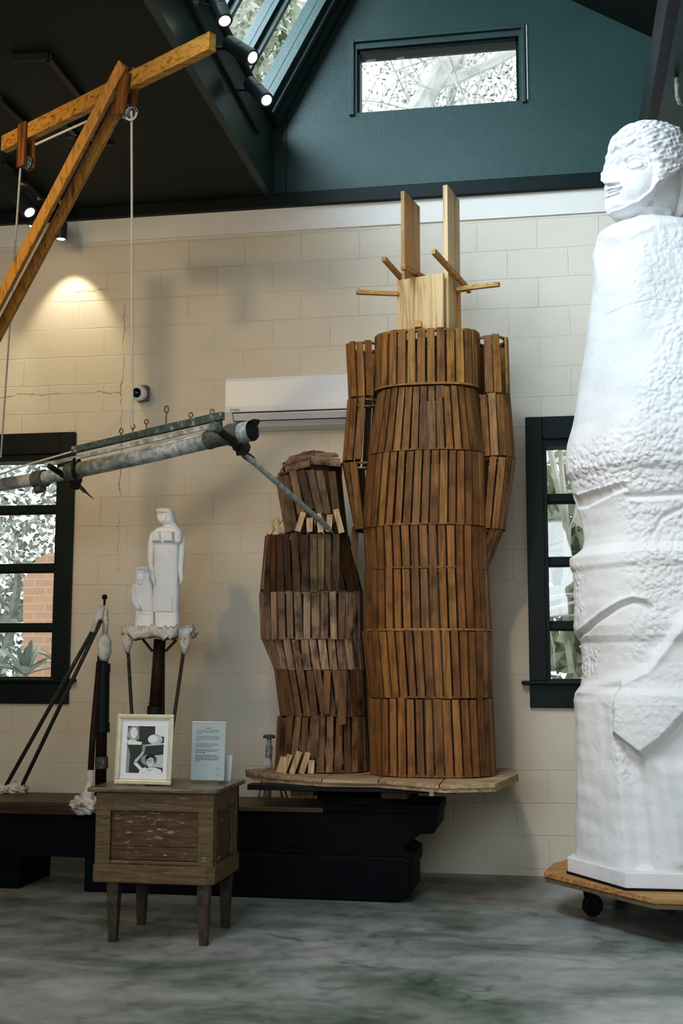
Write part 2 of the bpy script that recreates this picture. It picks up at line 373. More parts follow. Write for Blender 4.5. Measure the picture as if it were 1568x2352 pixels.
# gable wall (green) with its window opening
gw = (-1.283, -.157, 5.165, 5.637)
mb = MB()
def gz(x): return min(5.118+1.844*(x+1.864), 5.863-.605*(x-.203)) if x > -1.9 else 4.6
xs = [-1.90, gw[0], gw[1], 2.6]
def gpoly(pts):
    n = len(pts); mb.add([(x, WY, z) for x, z in pts]+[(x, WY+.2, z) for x, z in pts], [tuple(range(n)), tuple(range(n, 2*n))[::-1]]+[((i+1)%n, i, n+i, n+(i+1)%n) for i in range(n)])
gpoly([(-1.95, 4.60), (gw[0], 4.60), (gw[0], gz(gw[0])+.1), (-1.95, 5.0)])
gpoly([(gw[0], 4.60), (gw[1], 4.60), (gw[1], gw[2]), (gw[0], gw[2])])
gpoly([(gw[0], gw[3]), (gw[1], gw[3]), (gw[1], gz(gw[1])+.1), (-1.049, 6.75), (gw[0], gz(gw[0])+.1)])
gpoly([(gw[1], 4.60), (2.6, 4.60), (2.6, 4.7), (gw[1], gz(gw[1])+.1)])
struct(mb.build('wall_gable', M_GREEN))
struct(MB().box(XL-.2, XL, YB, WY, 0, 4.8).build('wall_left', M_WALL))
struct(MB().box(XR, XR+.2, YB, WY, 0, 4.8).build('wall_right', M_WALL))
struct(MB().box(XL, XR, YB-.2, YB, 0, 6.8).build('wall_front', M_WALL))
struct(MB().box(XL, -1.93, YB, WY, HW, HW+.12).build('ceiling', M_CEIL))
struct(MB().box(-1.93, -1.88, YB, WY, HW-.0, 5.118).build('trim_3', M_GREEN))
struct(MB().box(.61, XR, YB, WY, 4.50, 4.56).build('ceiling.001', M_GREEN))
struct(MB().box(.60, .66, YB, WY-.05, 4.49, 4.77).build('trim_4', M_BLACK))
struct(MB().add([(-1.049,YB,6.62),(XR,YB,gz(XR)),(XR,WY,gz(XR)),(-1.049,WY,6.62),(-1.049,YB,6.72),(XR,YB,gz(XR)+.1),(XR,WY,gz(XR)+.1),(-1.049,WY,6.72)],
    [(0,1,2,3),(7,6,5,4),(0,4,5,1),(1,5,6,2),(2,6,7,3),(3,7,4,0)]).build('ceiling.002', M_CEIL))
# edge seams on the green wall
struct(MB().box(-1.79, -1.785, WY-.006, WY, 4.60, 5.2).build('trim_5', M_TRIM))

# side-hung windows
def window(n, x0, x1, z0, z1, cas=.11, right=True):
    w = thing('window_%d' % n, ((x0+x1)/2, WY, z0), {1:'tall dark green louvred window at the left behind the pipe', 2:'tall dark green window half hidden by the white statue'}[n], 'window', kind='structure')
    f = MB()
    for a, b, c, d in ((x0-cas, x0, z0, z1+.15), (x1, x1+cas, z0, z1+.15), (x0, x1, z1, z1+.15)): f.box(a, b, WY-.035, WY, c, d)
    f.build('casing', M_TRIM, w, bevel=.004)
    j = MB()                                           # jamb lining and sash
    for a, b, c, d in ((x0, x0+.025, z0, z1), (x1-.025, x1, z0, z1), (x0+.025, x1-.025, z1-.045, z1), (x0+.025, x1-.025, z0, z0+.012)): j.box(a, b, WY-.01, WY+.15, c, d)
    j.build('jamb', M_TRIM, w)
    for lo, hi in ((2.382, 2.450), (1.964, 2.032), (1.546, 1.612)):
        m = MB(); m.box(x0+.025, x1-.025, WY+.07, WY+.11, lo, hi); m.box(x0+.025, x1-.025, WY+.055, WY+.07, lo+.012, lo+.045)
        m.build('glazing_bar', M_TRIM, w, bevel=.003)
    for lo, hi in ((z0+.012, 1.546), (1.612, 1.964), (2.032, 2.382), (2.450, z1-.045)):
        MB().box(x0+.025, x1-.025, WY+.088, WY+.092, lo, hi).build('pane', M_GLASS, w)
    MB().box(x0-cas-.05, x1+cas+.05, WY-.075, WY+.06, z0-.022, z0).build('window_sill', M_TRIM, w, bevel=.005)
    MB().box(x0-cas, x1+cas, WY-.03, WY, z0-.17, z0-.022).build('apron', M_TRIM, w, bevel=.003)
    return w
window(1, *wins[1]); window(2, *wins[2])
w3 = thing('window_3', (-.72, WY, 5.16), 'wide low window high in the dark green gable wall', 'window', kind='structure')
m = MB(); x0, x1, z0, z1 = gw
for a, b, c, d in ((x0-.055, x0-.02, z0-.02, z1+.075), (x1+.02, x1+.045, z0-.02, z1+.075), (x0-.02, x1+.02, z1+.045, z1+.075)): m.box(a, b, WY-.022, WY, c, d)
m.build('casing', M_GREEN, w3, bevel=.003)
m = MB()
for a, b, c, d in ((x0, x0+.018, z0, z1), (x1-.018, x1, z0, z1), (x0, x1, z1-.03, z1), (x0, x1, z0, z0+.01)): m.box(a, b, WY+.02, WY+.12, c, d)
m.build('window_frame', M_TRIM, w3); MB().box(x0, x1, WY+.06, WY+.066, z0, z1).build('pane', M_GLASS, w3)
m = MB(); m.box(x1+.052, x1+.06, WY-.008, WY, z0, z1+.07); m.build('pale_strip', M_BAND, w3)  # thin pale vertical strip just right of the casing
# sloping skylight
sk = thing('window_4', (-1.6, 6, 5.118), 'steep sloping skylight with green bars at top left', 'window', kind='structure')
S0 = np.array([-1.90, 0, 5.118]); S1 = np.array([-1.049, 0, 6.66])
sd = (S1-S0)/np.linalg.norm(S1-S0); sn = np.array([-sd[2], 0, sd[0]]); SL = np.linalg.norm(S1-S0)
def sbox(mb, a, b, y0, y1, t0, t1):
    q = lambda s, y, tt: S0+sd*s+sn*tt+np.array([0, y, 0])
    mb.hexa([q(a,y0,t0), q(b,y0,t0), q(b,y1,t0), q(a,y1,t0), q(a,y0,t1), q(b,y0,t1), q(b,y1,t1), q(a,y1,t1)])
m = MB(); sbox(m, 0, SL, 7.74, 8.0, -.02, .10); sbox(m, 0, SL, 7.80, 7.86, -.05, 0); sbox(m, 0, SL, 7.90, 7.96, -.07, 0); m.build('edge_frame', M_GREEN, sk)
yy = 7.74; k = 0
while yy > YB:
    MBp = MB(); sbox(MBp, 0.03, SL, yy-.46, yy, .03, .036); MBp.build('pane', M_GLASS, sk)
    m = MB(); sbox(m, 0, SL, yy-.58, yy-.46, 0, .09); sbox(m, 0, SL, yy-.54, yy-.50, -.035, 0); m.build('glazing_bar', M_GREEN, sk)
    yy -= .58; k += 1
m = MB(); m.tube([(-1.868, YB, 5.11), (-1.868, 7.97, 5.11)], .027, 10); m.build('bottom_rail', M_BLACK, sk)

# ------------------------------------------------------------------ outside
def leaves(mb, cen, rad, n, size, asp=.45, seed=1, ybias=0):
    r = np.random.default_rng(seed)
    for i in range(n):
        p = r.normal(size=3); p /= np.linalg.norm(p); p = keep_out(p*(r.random()**.4)*np.array(rad)+np.array(cen))
        a = r.normal(size=3); a /= np.linalg.norm(a); b = np.cross(a, r.normal(size=3)); b /= np.linalg.norm(b)
        L = size*(.6+.8*r.random()); W = L*asp
        mb.add([p-a*L/2, p-a*L*.1+b*W/2, p+a*L/2, p-a*L*.1-b*W/2], [(0,1,2,3)])
def keep_out(p):
    p = np.array(p, float)
    if p[0] > -2.4 or p[1] > 8.3: p[1] = max(p[1], 8.65)
    else:
        p[2] = max(p[2], 4.9); p[0] = min(p[0], -2.25+(p[2]-5.118)/1.844)
    return p
def branchy(mb, p0, d0, L, r0, depth, rg):
    pts = [np.array(p0, float)]; d = np.array(d0, float)
    for i in range(4):
        d = d+rg.normal(size=3)*.16; d /= np.linalg.norm(d); pts.append(keep_out(pts[-1]+d*L/4))
    mb.tube(pts, [r0*(1-.12*i) for i in range(5)], 5)
    if depth:
        for j in range(3):
            q = pts[1+j]; dd = d+rg.normal(size=3)*.75; dd /= np.linalg.norm(dd)
            branchy(mb, q, dd, L*.62, r0*.5, depth-1, rg)
def tree(name, label, base, trunk, crowns, lm, size, asp, seed, group=None, bark=None, cat='tree'):
    t = thing(name, base, label, cat, group)
    rg = np.random.default_rng(seed); mb = MB()
    for (p, d, L, r0, dep) in trunk: branchy(mb, p, d, L, r0, dep, rg)
    if mb.v: mb.build('branches', bark or M_TWIG, t)
    mb = MB()
    for i, (c, r, n) in enumerate(crowns): leaves(mb, c, r, n, size, asp, seed*10+i)
    if mb.v: mb.build('foliage', lm, t)
    return t
struct(MB().box(-16, 12, 8.2, 26, -.25, -.05).build('floor.001', M_GROUND))
tree('leafy_tree', 'pale sunlit leafy tree filling the garden behind the left window', (-6.5, 13.5, -.05),
     [((-6.5, 13.5, 0), (0,0,1), 2.6, .14, 3)], [((-6.3, 13.2, 2.4), (2.6, 1.0, 2.2), 9000)], M_LEAF, .10, .5, 3)
tree('broad_leaved_vine', 'tangle of pale broad leaves and stems outside the right window', (.8, 9.2, -.05),
     [((.4, 9.6, 0), (.1,0,1), 2.4, .03, 3), ((.9, 9.5, 0.2), (-.3,0,1), 2.6, .035, 3), ((0.2, 9.4, 1.2), (.8,0,.4), 1.4, .03, 2), ((1.2, 9.3, 1.8), (-1,0,.2), 1.5, .03, 2), ((0.1,9.6,0),(.15,0,1),3.2,.05,2)],
     [((.55, 9.8, 1.9), (1.0, .35, 1.2), 620), ((.7, 10.6, 1.9), (1.5, .5, 1.5), 900)], M_LEAFB, .24, .6, 5, bark=M_BARK, cat='vine')
tree('bare_tree', 'pale forked trunk and fine twigs outside the high gable window', (-1.5, 10.2, -.05),
     [((-1.55, 10.3, 0), (.0,0,1), 6.6, .16, 1), ((-1.50, 10.2, 5.6), (.28,0,1), 2.0, .13, 1),
      *[((-1.3+.22*i, 10.4+.05*(i%3), 4.7+.1*(i%4)), (.9*((i*37%11)/11-.5),0,1), 3.2, .016, 3) for i in range(10)]],
     [((-.5, 11.4, 6.9), (1.6, .5, 1.0), 3000)], M_LEAF, .055, .4, 8, bark=M_BARK)
tree('overhanging_branches', 'leafy branches hanging above the sloping skylight', (-4.6, 6.8, -.05),
     [((-4.6, 7.2, 5.0), (.45,-.05,1), 3.4, .03, 3), ((-3.4, 7.0, 5.8), (.3,0,1), 2.4, .015, 3), ((-3.2, 7.4, 6.2), (.1,0.1,1), 2.4, .015, 3)],
     [(tuple(at(600, 90, Z=7.6)), (.55, 1.1, .9), 1100), (tuple(at(540, 20, Z=8.2)), (.7, 1.1, .9), 1100)], M_LEAFB, .13, .5, 11)
# brick garden pillar with an arch
m = MB(); pass
def px_poly(mb, pts, Y0, Y1):
    P = [at(x, y, Y=Y0) for x, y in pts]; n = len(P)
    mb.add([(p[0], Y0, p[2]) for p in P]+[(p[0], Y1, p[2]) for p in P], [tuple(range(n))[::-1], tuple(range(n, 2*n))]+[(i, (i+1)%n, n+(i+1)%n, n+i) for i in range(n)])
px_poly(m, [(53,1885),(53,1330),(62,1320),(70,1300),(90,1282),(105,1272),(150,1266),(200,1266),(200,1330),(150,1340),(128,1350),(120,1370),(118,1400),(118,1885)], 10.6, 11.0)
o = m.build('brick_pillar', M_BRICK); tag(o, 'sunlit orange brick garden pillar with an arch seen through the left window', 'pillar')
o.location.z += 0
def spiky(name, label, c, n, L, W, seed):
    r = np.random.default_rng(seed); t = thing(name, (c[0], c[1], -.05), label, 'plant'); m = MB()
    for i in range(n):
        az = 2*pi*i/n+r.random()*.5; el = .25+1.1*r.random(); d = np.array([cos(az)*cos(el), sin(az)*cos(el), sin(el)])
        side = np.cross(d, [0,0,1]); side /= np.linalg.norm(side); l = L*(.7+.5*r.random()); P = []
        for s, w in ((0, .3), (.3, 1), (.6, .85), (.85, .45), (1, .03)):
            q = np.array(c)+d*l*s+np.array([0,0,-.30*l*s*s]); P += [q-side*W*w/2, q+np.array([0,0,-W*.15*w]), q+side*W*w/2]
        m.add(P, [(3*k+j, 3*k+j+1, 3*k+j+4, 3*k+j+3) for k in range(4) for j in range(2)])
    m.build('leaves', M_PLANT, t); MB().tube([(c[0], c[1], -.05), (c[0], c[1], c[2])], .03, 8).build('stem', M_TWIG, t)
c = at(58, 1545, Y=9.0); spiky('rosette_plant', 'silvery long-leaved plant low outside the left window', (c[0], 9.0, c[2]-.02), 24, .36, .065, 4)
c = at(125, 1500, Y=9.4); spiky('rosette_plant', 'darker leafy plant behind the silvery one outside the left window', (c[0]+.05, 9.4, c[2]-.10), 20, .34, .06, 9)

# ------------------------------------------------------------------ timber crane
cr = thing('timber_crane', (-3.45, 6.2, 0), 'amber timber jib with diagonal brace hanging under the dark ceiling', 'crane')
JZ = 4.22
jl, jr = np.array(at(10, 332, Z=JZ)), np.array(at(488, 96, Z=JZ))
MB().bar(jl, jr, .045, .088).build('jib', W_BEAM, cr, bevel=.003)
def onjib(px):
    best = None
    for k in np.linspace(-.2, 1, 600):
        p = jl+(jr-jl)*k; d = p-OR; x = 784+F*(d@RT)/(d@FW)
        if best is None or abs(x-px) < best[0]: best = (abs(x-px), p)
    return best[1]
jn = onjib(300); dirj = (jr-jl)/np.linalg.norm(jr-jl); side = np.cross(dirj, [0,0,1]); side /= np.linalg.norm(side)
bl = np.array(at(-40, 800, Y=6.15)); bt = jn+np.array([0,0,.08])
for sgn in (1, -1):
    MB().bar(bl+side*.045*sgn, bt+side*.045*sgn, .028, .062, up=(0,-.2,1)).build('brace', W_BRACE, cr, bevel=.003)
pst = np.array(jl)+dirj*(-.06)
MB().box(pst[0]-.11, pst[0]-.01, pst[1]-.05, pst[1]+.05, 0, JZ-.02).build('post', W_POST, cr, bevel=.004)
def pulley(p, h, tilt):
    for s in (-1, 1):
        MB().bar(p+side*.03*s+np.array([0,0,.05]), p+side*.03*s+np.array([tilt,0,-h]), .02, .075, up=tuple(dirj)).build('cheek_block', W_BLOCK, cr, bevel=.006)
    q = p+np.array([tilt*.8, 0, -h*.82]); M = Matrix(((side[0], dirj[0], 0), (side[1], dirj[1], 0), (0, 0, 1)))
    mm = MB(); M3 = Vector(side).to_track_quat('Z', 'Y').to_matrix()
    mm.lathe(q-side*.01, [(.04,0),(.036,.005),(.033,.01),(.036,.015),(.04,.02)], 20, M=M3); mm.build('pulley_wheel', M_STEEL, cr, smooth=True)
    return q
p1 = pulley(onjib(62)+np.array([0,0,-.0]), .20, 0.0)
p2 = pulley(jn+np.array([.0,0,-.02]), .16, -.03)
hook_y = 6.0
hook = np.array(at(304, 982, Y=5.98))
mid = np.array(at(302, 255, Y=float(p2[1])-.02))
r = MB(); r.tube([mid, hook], .0062, 8); tag(r.build('rope', M_ROPE), 'white rope hanging from the crane pulley to the green lever', 'rope')
r = MB(); r.tube([np.array(at(302,262,Y=mid[1]))+np.array([.03*cos(a), -.01, .035*sin(a)]) for a in np.linspace(0, 2*pi*1.6, 30)], .006, 6)
tag(r.build('rope_knot', M_ROPE), 'knotted white rope loop below the brace joint', 'rope')
r = MB(); r.tube([np.array(at(82, 332, Y=p1[1]-.02)), np.array(at(236, 262, Y=(p1[1]+p2[1])/2+.0))], .0065, 8)
tag(r.build('rope', M_ROPE), 'white rope running along the underside of the jib', 'rope')
r = MB(); r.tube([np.array(at(47, 385, Y=p1[1])), np.array(at(2, 1050, Y=7.5))], .006, 8)
tag(r.build('rope', M_ROPE), 'white rope dropping at the far left past the window', 'rope')

# ------------------------------------------------------------------ pointing machine
pm_ = thing('pointing_machine', (-2.6, 6.0, 2.3), 'long weathered metal pipe arm with clamps held across the room', 'machine')
YP = lambda x: 6.45-.75*(x/575)
def pp(x, y, dy=0): return np.array(at(x, y, Y=YP(x)+dy))
MB().tube([pp(-60, 1124), pp(105, 1097), pp(175, 1080)], .037, 20).build('pipe', M_PIPE, pm_, smooth=True)
MB().tube([pp(175, 1081), pp(350, 1043), pp(500, 1006), pp(575, 991)], [.042, .043, .044, .044], 24).build('pipe', M_PIPE, pm_, smooth=True)
for a, b, rr in (((82,1103),(104,1098),.050), ((158,1085),(180,1080),.050), ((478,1011),(484,1009),.049), ((528,1000),(556,994),.056)):
    MB().tube([pp(*a), pp(*b)], rr, 20).build('collar', M_COLLAR, pm_, smooth=False)
MB().tube([pp(484,1009), pp(530,999)], .0465, 20).build('sleeve', M_COLLAR, pm_)
e0, e1 = pp(556, 994), pp(580, 989); ax = (e1-e0)/np.linalg.norm(e1-e0)
MB().tube([e0, e1], .052, 24, caps=False).build('pipe_end', M_PIPE, pm_, smooth=True)
MB().tube([e0, e1-ax*.004], .047, 24).build('pipe_bore', M_RUBBER, pm_, smooth=True)
MB().tube([pp(587, 975), pp(588, 964)], [.015, .022], 12).build('clamp_knob', M_IRON, pm_)
MB().tube([pp(560, 985), pp(560, 970)], .018, 12).build('clamp_knob', M_IRON, pm_)
# under-clamp with foot
MB().tube([pp(90, 1106), pp(90, 1122)], .022, 12).tube([pp(84, 1124), pp(99, 1121)], .026, 12).build('clamp_bolt', M_COLLAR, pm_)
# cross arms and pointers
def arm(a, b, ya, yb, r0, r1):
    MB().tube([np.array(at(*a, Y=ya)), np.array(at((a[0]+b[0])/2, (a[1]+b[1])/2, Y=(ya+yb)/2)), np.array(at(*b, Y=yb))], [r0, (r0+r1)/2, r1], 14).build('cross_arm', M_IRON, pm_)
arm((493, 981), (555, 1030), 5.55, 5.78, .019, .021)
MB().tube([np.array(at(490,978,Y=5.53)), np.array(at(500,986,Y=5.57))], .024, 12).build('arm_cap', M_COLLAR, pm_)
MB().tube([np.array(at(545,1020,Y=5.75)), np.array(at(563,1032,Y=5.80))], .036, 10).tube([np.array(at(556,1045,Y=5.78)), np.array(at(552,1010,Y=5.76))], .03, 10).build('swivel_joint', M_IRON, pm_)
arm((113, 1070), (172, 1108), 6.10, 6.32, .015, .019)
MB().tube([np.array(at(165,1102,Y=6.3)), np.array(at(182,1110,Y=6.33))], .034, 10).tube([np.array(at(171,1120,Y=6.31)), np.array(at(176,1098,Y=6.33))], .028, 10).build('swivel_joint', M_IRON, pm_)
MB().tube([np.array(at(178,1112,Y=6.33)), np.array(at(194,1128,Y=6.6)), np.array(at(196,1129,Y=6.62)), np.array(at(215,1147,Y=6.9))], [.012, .011, .007, .0015], 10).build('pointer', M_IRON, pm_)
tip = np.array(at(768, 1228, Y=7.14)); rod0 = np.array(at(560, 1042, Y=5.80)); rodm = np.array(at(753, 1212, Y=7.03))
MB().tube([rod0, rodm], [.015, .0165], 14).tube([rodm, rodm+(tip-rodm)*.2], [.021, .014], 14).tube([rodm+(tip-rodm)*.1, tip], [.008, .002], 10).build('pointer_rod', M_RODP, pm_, smooth=False)
MB().tube([np.array(at(577,1055,Y=5.92)), np.array(at(562,1044,Y=5.82))], .02, 12).build('rod_socket', M_IRON, pm_)
# strut above the pipe
MB().bar(pp(104, 1068, -.02), pp(505, 974, -.04), .012, .022).build('strut', M_PIPE, pm_)
MB().bar(pp(490, 979, -.04), pp(508, 973, -.04), .02, .032).build('strut_end', M_LEVER, pm_)
MB().tube([pp(180,1060,-.02), pp(184,1085,0)], .010, 8).build('link', M_IRON, pm_)
MB().tube([pp(176,1076)+np.array([.055*cos(a)*ax[1]*0, 0, 0])+np.array([0, .058*cos(a), .058*sin(a)]) for a in np.linspace(0, 2*pi, 20)], .010, 6).build('ring_clamp', M_IRON, pm_)
lv = thing('balance_lever', tuple(pp(340, 1000, -.05)), 'grey-green wooden bar with wire hooks above the pipe', 'lever')
MB().bar(pp(168, 1034, -.05), pp(340, 994, -.05), .030, .036).bar(pp(339, 994, -.05), pp(512, 955, -.05), .030, .040).build('bar', M_LEVER, lv, bevel=.003)
for hx, hy, hh in ((278,998,.022), (305,990,.035), (336,975,.012), (438,962,.024), (487,953,.016)):
    b = pp(hx, hy, -.05); mm = MB(); mm.tube([b+np.array([0,0,-.02]), b+np.array([0,0,hh*.4])], .0035, 6)
    mm.tube([b+np.array([.010*sin(a), 0, hh*.4+.010-.012*cos(a)]) for a in np.linspace(0, 2*pi, 14)], .0035, 6); mm.build('hook', M_TWINE, lv)
b = pp(381, 970, -.05); mm = MB(); mm.tube([b+np.array([0,0,-.01]), b+np.array([0.002,0,.05])], .004, 6)
mm.tube([b+np.array([.002+.010*sin(a), 0, .068-.018*cos(a)]) for a in np.linspace(0, 2*pi, 16)], .004, 6); mm.build('hook', M_TWINE, lv)
r = MB(); r.tube([pp(170, 1036, -.05), pp(60, 1068, 0), pp(0, 1090, 0), pp(-60, 1112, 0)], .0055, 8)
tag(r.build('rope', M_ROPE), 'thin rope running left from the end of the green lever', 'rope')

# ------------------------------------------------------------------ bench with its turntable
be = thing('long_bench', (-2.2, 7.23, 0), 'long low black painted bench along the wall under the sculptures', 'bench')
BT = .49
mb = MB()
prof = [(-.90,0.0)]
def xprism(mb, poly, y0, y1, mi=0):
    n = len(poly); mb.add([(x, y0, z) for x, z in poly]+[(x, y1, z) for x, z in poly], [tuple(range(n))[::-1], tuple(range(n, 2*n))]+[(i, (i+1)%n, n+(i+1)%n, n+i) for i in range(n)], mi)
xprism(mb, [(-4.6,.19),(-.80,.19),(-.80,.26),(-.87,.30),(-.76,.375),(-.69,.38),(-.67,.405),(-.66,.50),(-.665,.49),(-4.6,.49)], 7.02, 7.46)
mb.build('beam', M_BENCH, be, bevel=.006)
mb = MB(); xprism(mb, [(-2.75,0),(-.90,0),(-.815,.04),(-.815,.235),(-.87,.25),(-2.75,.25)], 6.985, 7.48); mb.build('foot_block', M_BENCH, be, bevel=.012)
MB().box(-4.6, -3.165, 7.0, 7.48, 0, .19).build('foot_block', M_BENCH, be, bevel=.01)
MB().box(-1.66, -1.645, 7.008, 7.02, .30, .41).box(-1.475, -1.46, 7.008, 7.02, .30, .41).box(-1.66, -1.46, 7.008, 7.02, .295, .303).build('inset_moulding', M_BENCH, be)
MB().box(-4.6, -1.32, 6.99, 7.48, .485, .512).build('top_board', W_BTOP, be, bevel=.004)
MB().box(-1.32, -.655, 7.0, 7.47, .49, .54).build('end_cap', M_BENCH, be, bevel=.006)
MB().box(-4.6, -2.35, 6.975, 7.02, .44, .49).build('top_rail', wood('bench_rail_wood', [(.06,.028,.018),(.10,.05,.025)], axis='x', island=False), be, bevel=.003)
tt = thing('turntable', (-1.05, 7.2, .54), 'black wooden turntable frame carrying the slatted figures', 'turntable')
MB().lathe((-1.10, 7.25, .54), [(.30,0),(.30,.035),(.26,.04),(.20,.055)], 40).build('disc', M_BENCH, tt)
for x0, x1 in ((-1.50,-1.37), (-.98,-.83)):
    MB().box(x0, x1, 6.95, 7.5, .575, .625).build('cross_block', W_DARK, tt, bevel=.003)
MB().box(-1.75, -.55, 6.92, 7.02, .613, .645).box(-1.75, -.55, 7.40, 7.50, .613, .645).build('bearer', M_BLACK, tt, bevel=.003)
MB().box(-.70, -.675, 6.912, 6.92, .60, .64).build('steel_plate', M_SILV, tt)
pf = thing('turntable_deck', (-1.05, 7.2, .64), 'rough plank deck with angled corners under the slatted figures', 'platform')
DZ = .69
P = lambda x, y, z=DZ: at(x, y, Z=z)[:2]
poly = [P(563,1767), P(585,1775), P(623,1780), P(740,1789), P(870,1791), P(1020,1803), P(1137,1800), P(1190,1777), (P(1190,1777)[0]-.05, 7.75), (-1.50, 7.75)]
MB().prism([(x, y+.012) for x, y in poly], .645, .668).build('under_board', W_DECK, pf, bevel=.002)
# top boards: split across the deck
def clip(poly, nx, c, keep):
    out = []
    for i in range(len(poly)):
        a, b = poly[i], poly[(i+1)%len(poly)]
        da, db = (a[0]-c)*keep, (b[0]-c)*keep
        if da >= 0: out.append(a)
        if da*db < 0: k = da/(da-db); out.append((a[0]+(b[0]-a[0])*k, a[1]+(b[1]-a[1])*k))
    return out
cuts = [-9, -1.73, -1.30, -.98, -.62, 9]
for i in range(5):
    q = clip(clip(poly, 0, cuts[i]+.003, 1), 0, cuts[i+1]-.003, -1)
    if len(q) > 2: MB().prism(q, .668+.0*i, DZ).build('deck_board', W_DECK, pf, bevel=.002)

# ------------------------------------------------------------------ slatted figures
def ring(cx, cy, a, b, p=2.4, rot=0, n=240):
    tt_ = np.linspace(0, 2*pi, n, endpoint=False)
    ct, st = np.cos(tt_), np.sin(tt_); r = (np.abs(ct)**p+np.abs(st)**p)**(-1/p)
    x, y = a*r*ct, b*r*st; c_, s_ = cos(rot), sin(rot)
    return np.stack([cx+x*c_-y*s_, cy+x*s_+y*c_], 1)
def resample(R, n, off=0):
    Q = np.vstack([R, R[:1]]); s = np.r_[0, np.cumsum(np.linalg.norm(np.diff(Q, axis=0), axis=1))]
    u = ((np.arange(n)+off)/n*s[-1]) % s[-1]
    return np.stack([np.interp(u, s, Q[:, 0]), np.interp(u, s, Q[:, 1])], 1), s[-1]
def inside(pt, R):
    x, y = pt; c = False; n = len(R); j = n-1
    for i in range(n):
        if (R[i][1] > y) != (R[j][1] > y) and x < (R[j][0]-R[i][0])*(y-R[i][1])/(R[j][1]-R[i][1])+R[i][0]: c = not c
        j = i
    return c
def band(parent, name, top, zt, bot, zb, pitch=.050, fill=.84, th=.012, m=None, jz=.006, lean=0, skip=(), avoid=None, jw=.12, seed=0, drop=0, ztilt=0, offb=0):
    rg = random.Random(seed)
    _, L = resample(top, 4); _, L2 = resample(bot, 4); n = max(6, int(round(max(L, L2)/pitch)))
    T, L = resample(top, n); Bt, L2 = resample(bot, n, offb)
    Tn, _ = resample(top, n, .05); Bn, _ = resample(bot, n, offb+.05)
    mb = MB(); ct = top.mean(0); cb = bot.mean(0)
    for i in range(n):
        if avoid is not None and inside((T[i]+Bt[i])/2, avoid): continue
        if rg.random() < drop: continue
        jl_ = (rg.random()-.5)*lean
        k = (i+int(round(0)))%n
        tt = Tn[i]-T[i]; tt /= np.linalg.norm(tt); tb = Bn[i]-Bt[i]; tb /= np.linalg.norm(tb)
        nt = np.array([tt[1], -tt[0]]); nb = np.array([tb[1], -tb[0]])
        wv_ = 1+jw*(rg.random()-.5)*2
        wt = min(L/n*fill, pitch*fill*1.04)*wv_/2; wb = min(L2/n*fill, pitch*fill*1.04)*wv_/2
        a = T[i]+tt*jl_*.5; b = Bt[i]-tb*jl_*.5
        z1 = zt+(rg.random()-.5)*jz*2+ztilt*(T[i][1]-ct[1]); z0 = zb+(rg.random()-.5)*jz
        ins = th
        mb.hexa([(*(b-tb*wb-nb*ins*.0), z0), (*(b+tb*wb), z0), (*(b+tb*wb-nb*ins), z0), (*(b-tb*wb-nb*ins), z0),
                 (*(a-tt*wt), z1), (*(a+tt*wt), z1), (*(a+tt*wt-nt*ins), z1), (*(a-tt*wt-nt*ins), z1)])
    o = mb.build(name, m, parent); return o
def hoop(parent, R, z, w=.03, th=.012, m=None, out=0.0):
    n = 60; A, _ = resample(R, n); c = A.mean(0); d = A-c; L = np.linalg.norm(d, axis=1, keepdims=True)
    O = c+d/L*(L+out); I = c+d/L*(L-w); mb = MB()
    vs = [(*p, z-th/2) for p in O]+[(*p, z+th/2) for p in O]+[(*p, z+th/2) for p in I]+[(*p, z-th/2) for p in I]
    fs = []
    for i in range(n):
        j = (i+1)%n
        for k in range(4): fs.append((k*n+i, k*n+j, ((k+1)%4)*n+j, ((k+1)%4)*n+i))
    mb.add(vs, fs); return mb.build('hoop', m or W_SLATTOP, parent)
BF = thing('slatted_figure', (-.72, 7.28, DZ), 'tall figure form built of warm brown wooden slats in stacked rings', 'sculpture')
FY = 7.28
def XX(px, py, Y=FY): return at(px, py, Y=Y)[0]
def ZZ(px, py, Y=FY): return at(px, py, Y=Y)[2]
# y, left, right of the torso at ring joints (photograph measured) -> rings
def tor(y, l, r, b, p=2.6, cy=FY):
    x0, x1 = XX(l, y), XX(r, y); return ring((x0+x1)/2, cy, (x1-x0)/2, b, p), 
rows = []   # (z, left px, right px, b)
zf = lambda py, b: at(990, py, Y=FY-b)[2]
J = [(748,878,862,1101,.22), (878,885,868,1100,.22), (1032,1032,846,1119,.27), (1203,1203,834,1122,.29), (1303,1303,840,1122,.28), (1448,1448,838,1130,.29), (1605,1605,848,1133,.28), (1790,1790,850,1140,.30)]
def R_(y, l, r, b, p=2.6): x0, x1 = XX(l, y), XX(r, y); return ring((x0+x1)/2, FY, (x1-x0)/2, b, p)
segs = [ # y_top,l,r,b   y_bot,l,r,b  pitch, mat
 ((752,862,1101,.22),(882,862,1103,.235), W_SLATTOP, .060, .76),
 ((886,868,1098,.23),(1032,845,1120,.27), W_SLAT, .053, .78),
 ((1034,846,1119,.27),(1204,832,1123,.29), W_SLAT, .053, .78),
 ((1205,836,1121,.285),(1304,842,1121,.28), W_SLAT, .053, .78),
 ((1305,839,1122,.28),(1448,840,1129,.285), W_SLAT, .053, .78),
 ((1449,834,1130,.29),(1604,850,1131,.28), W_SLAT, .053, .79),
 ((1606,848,1132,.28),(1790,852,1140,.30), W_SLAT, .054, .77)]
prevR = None
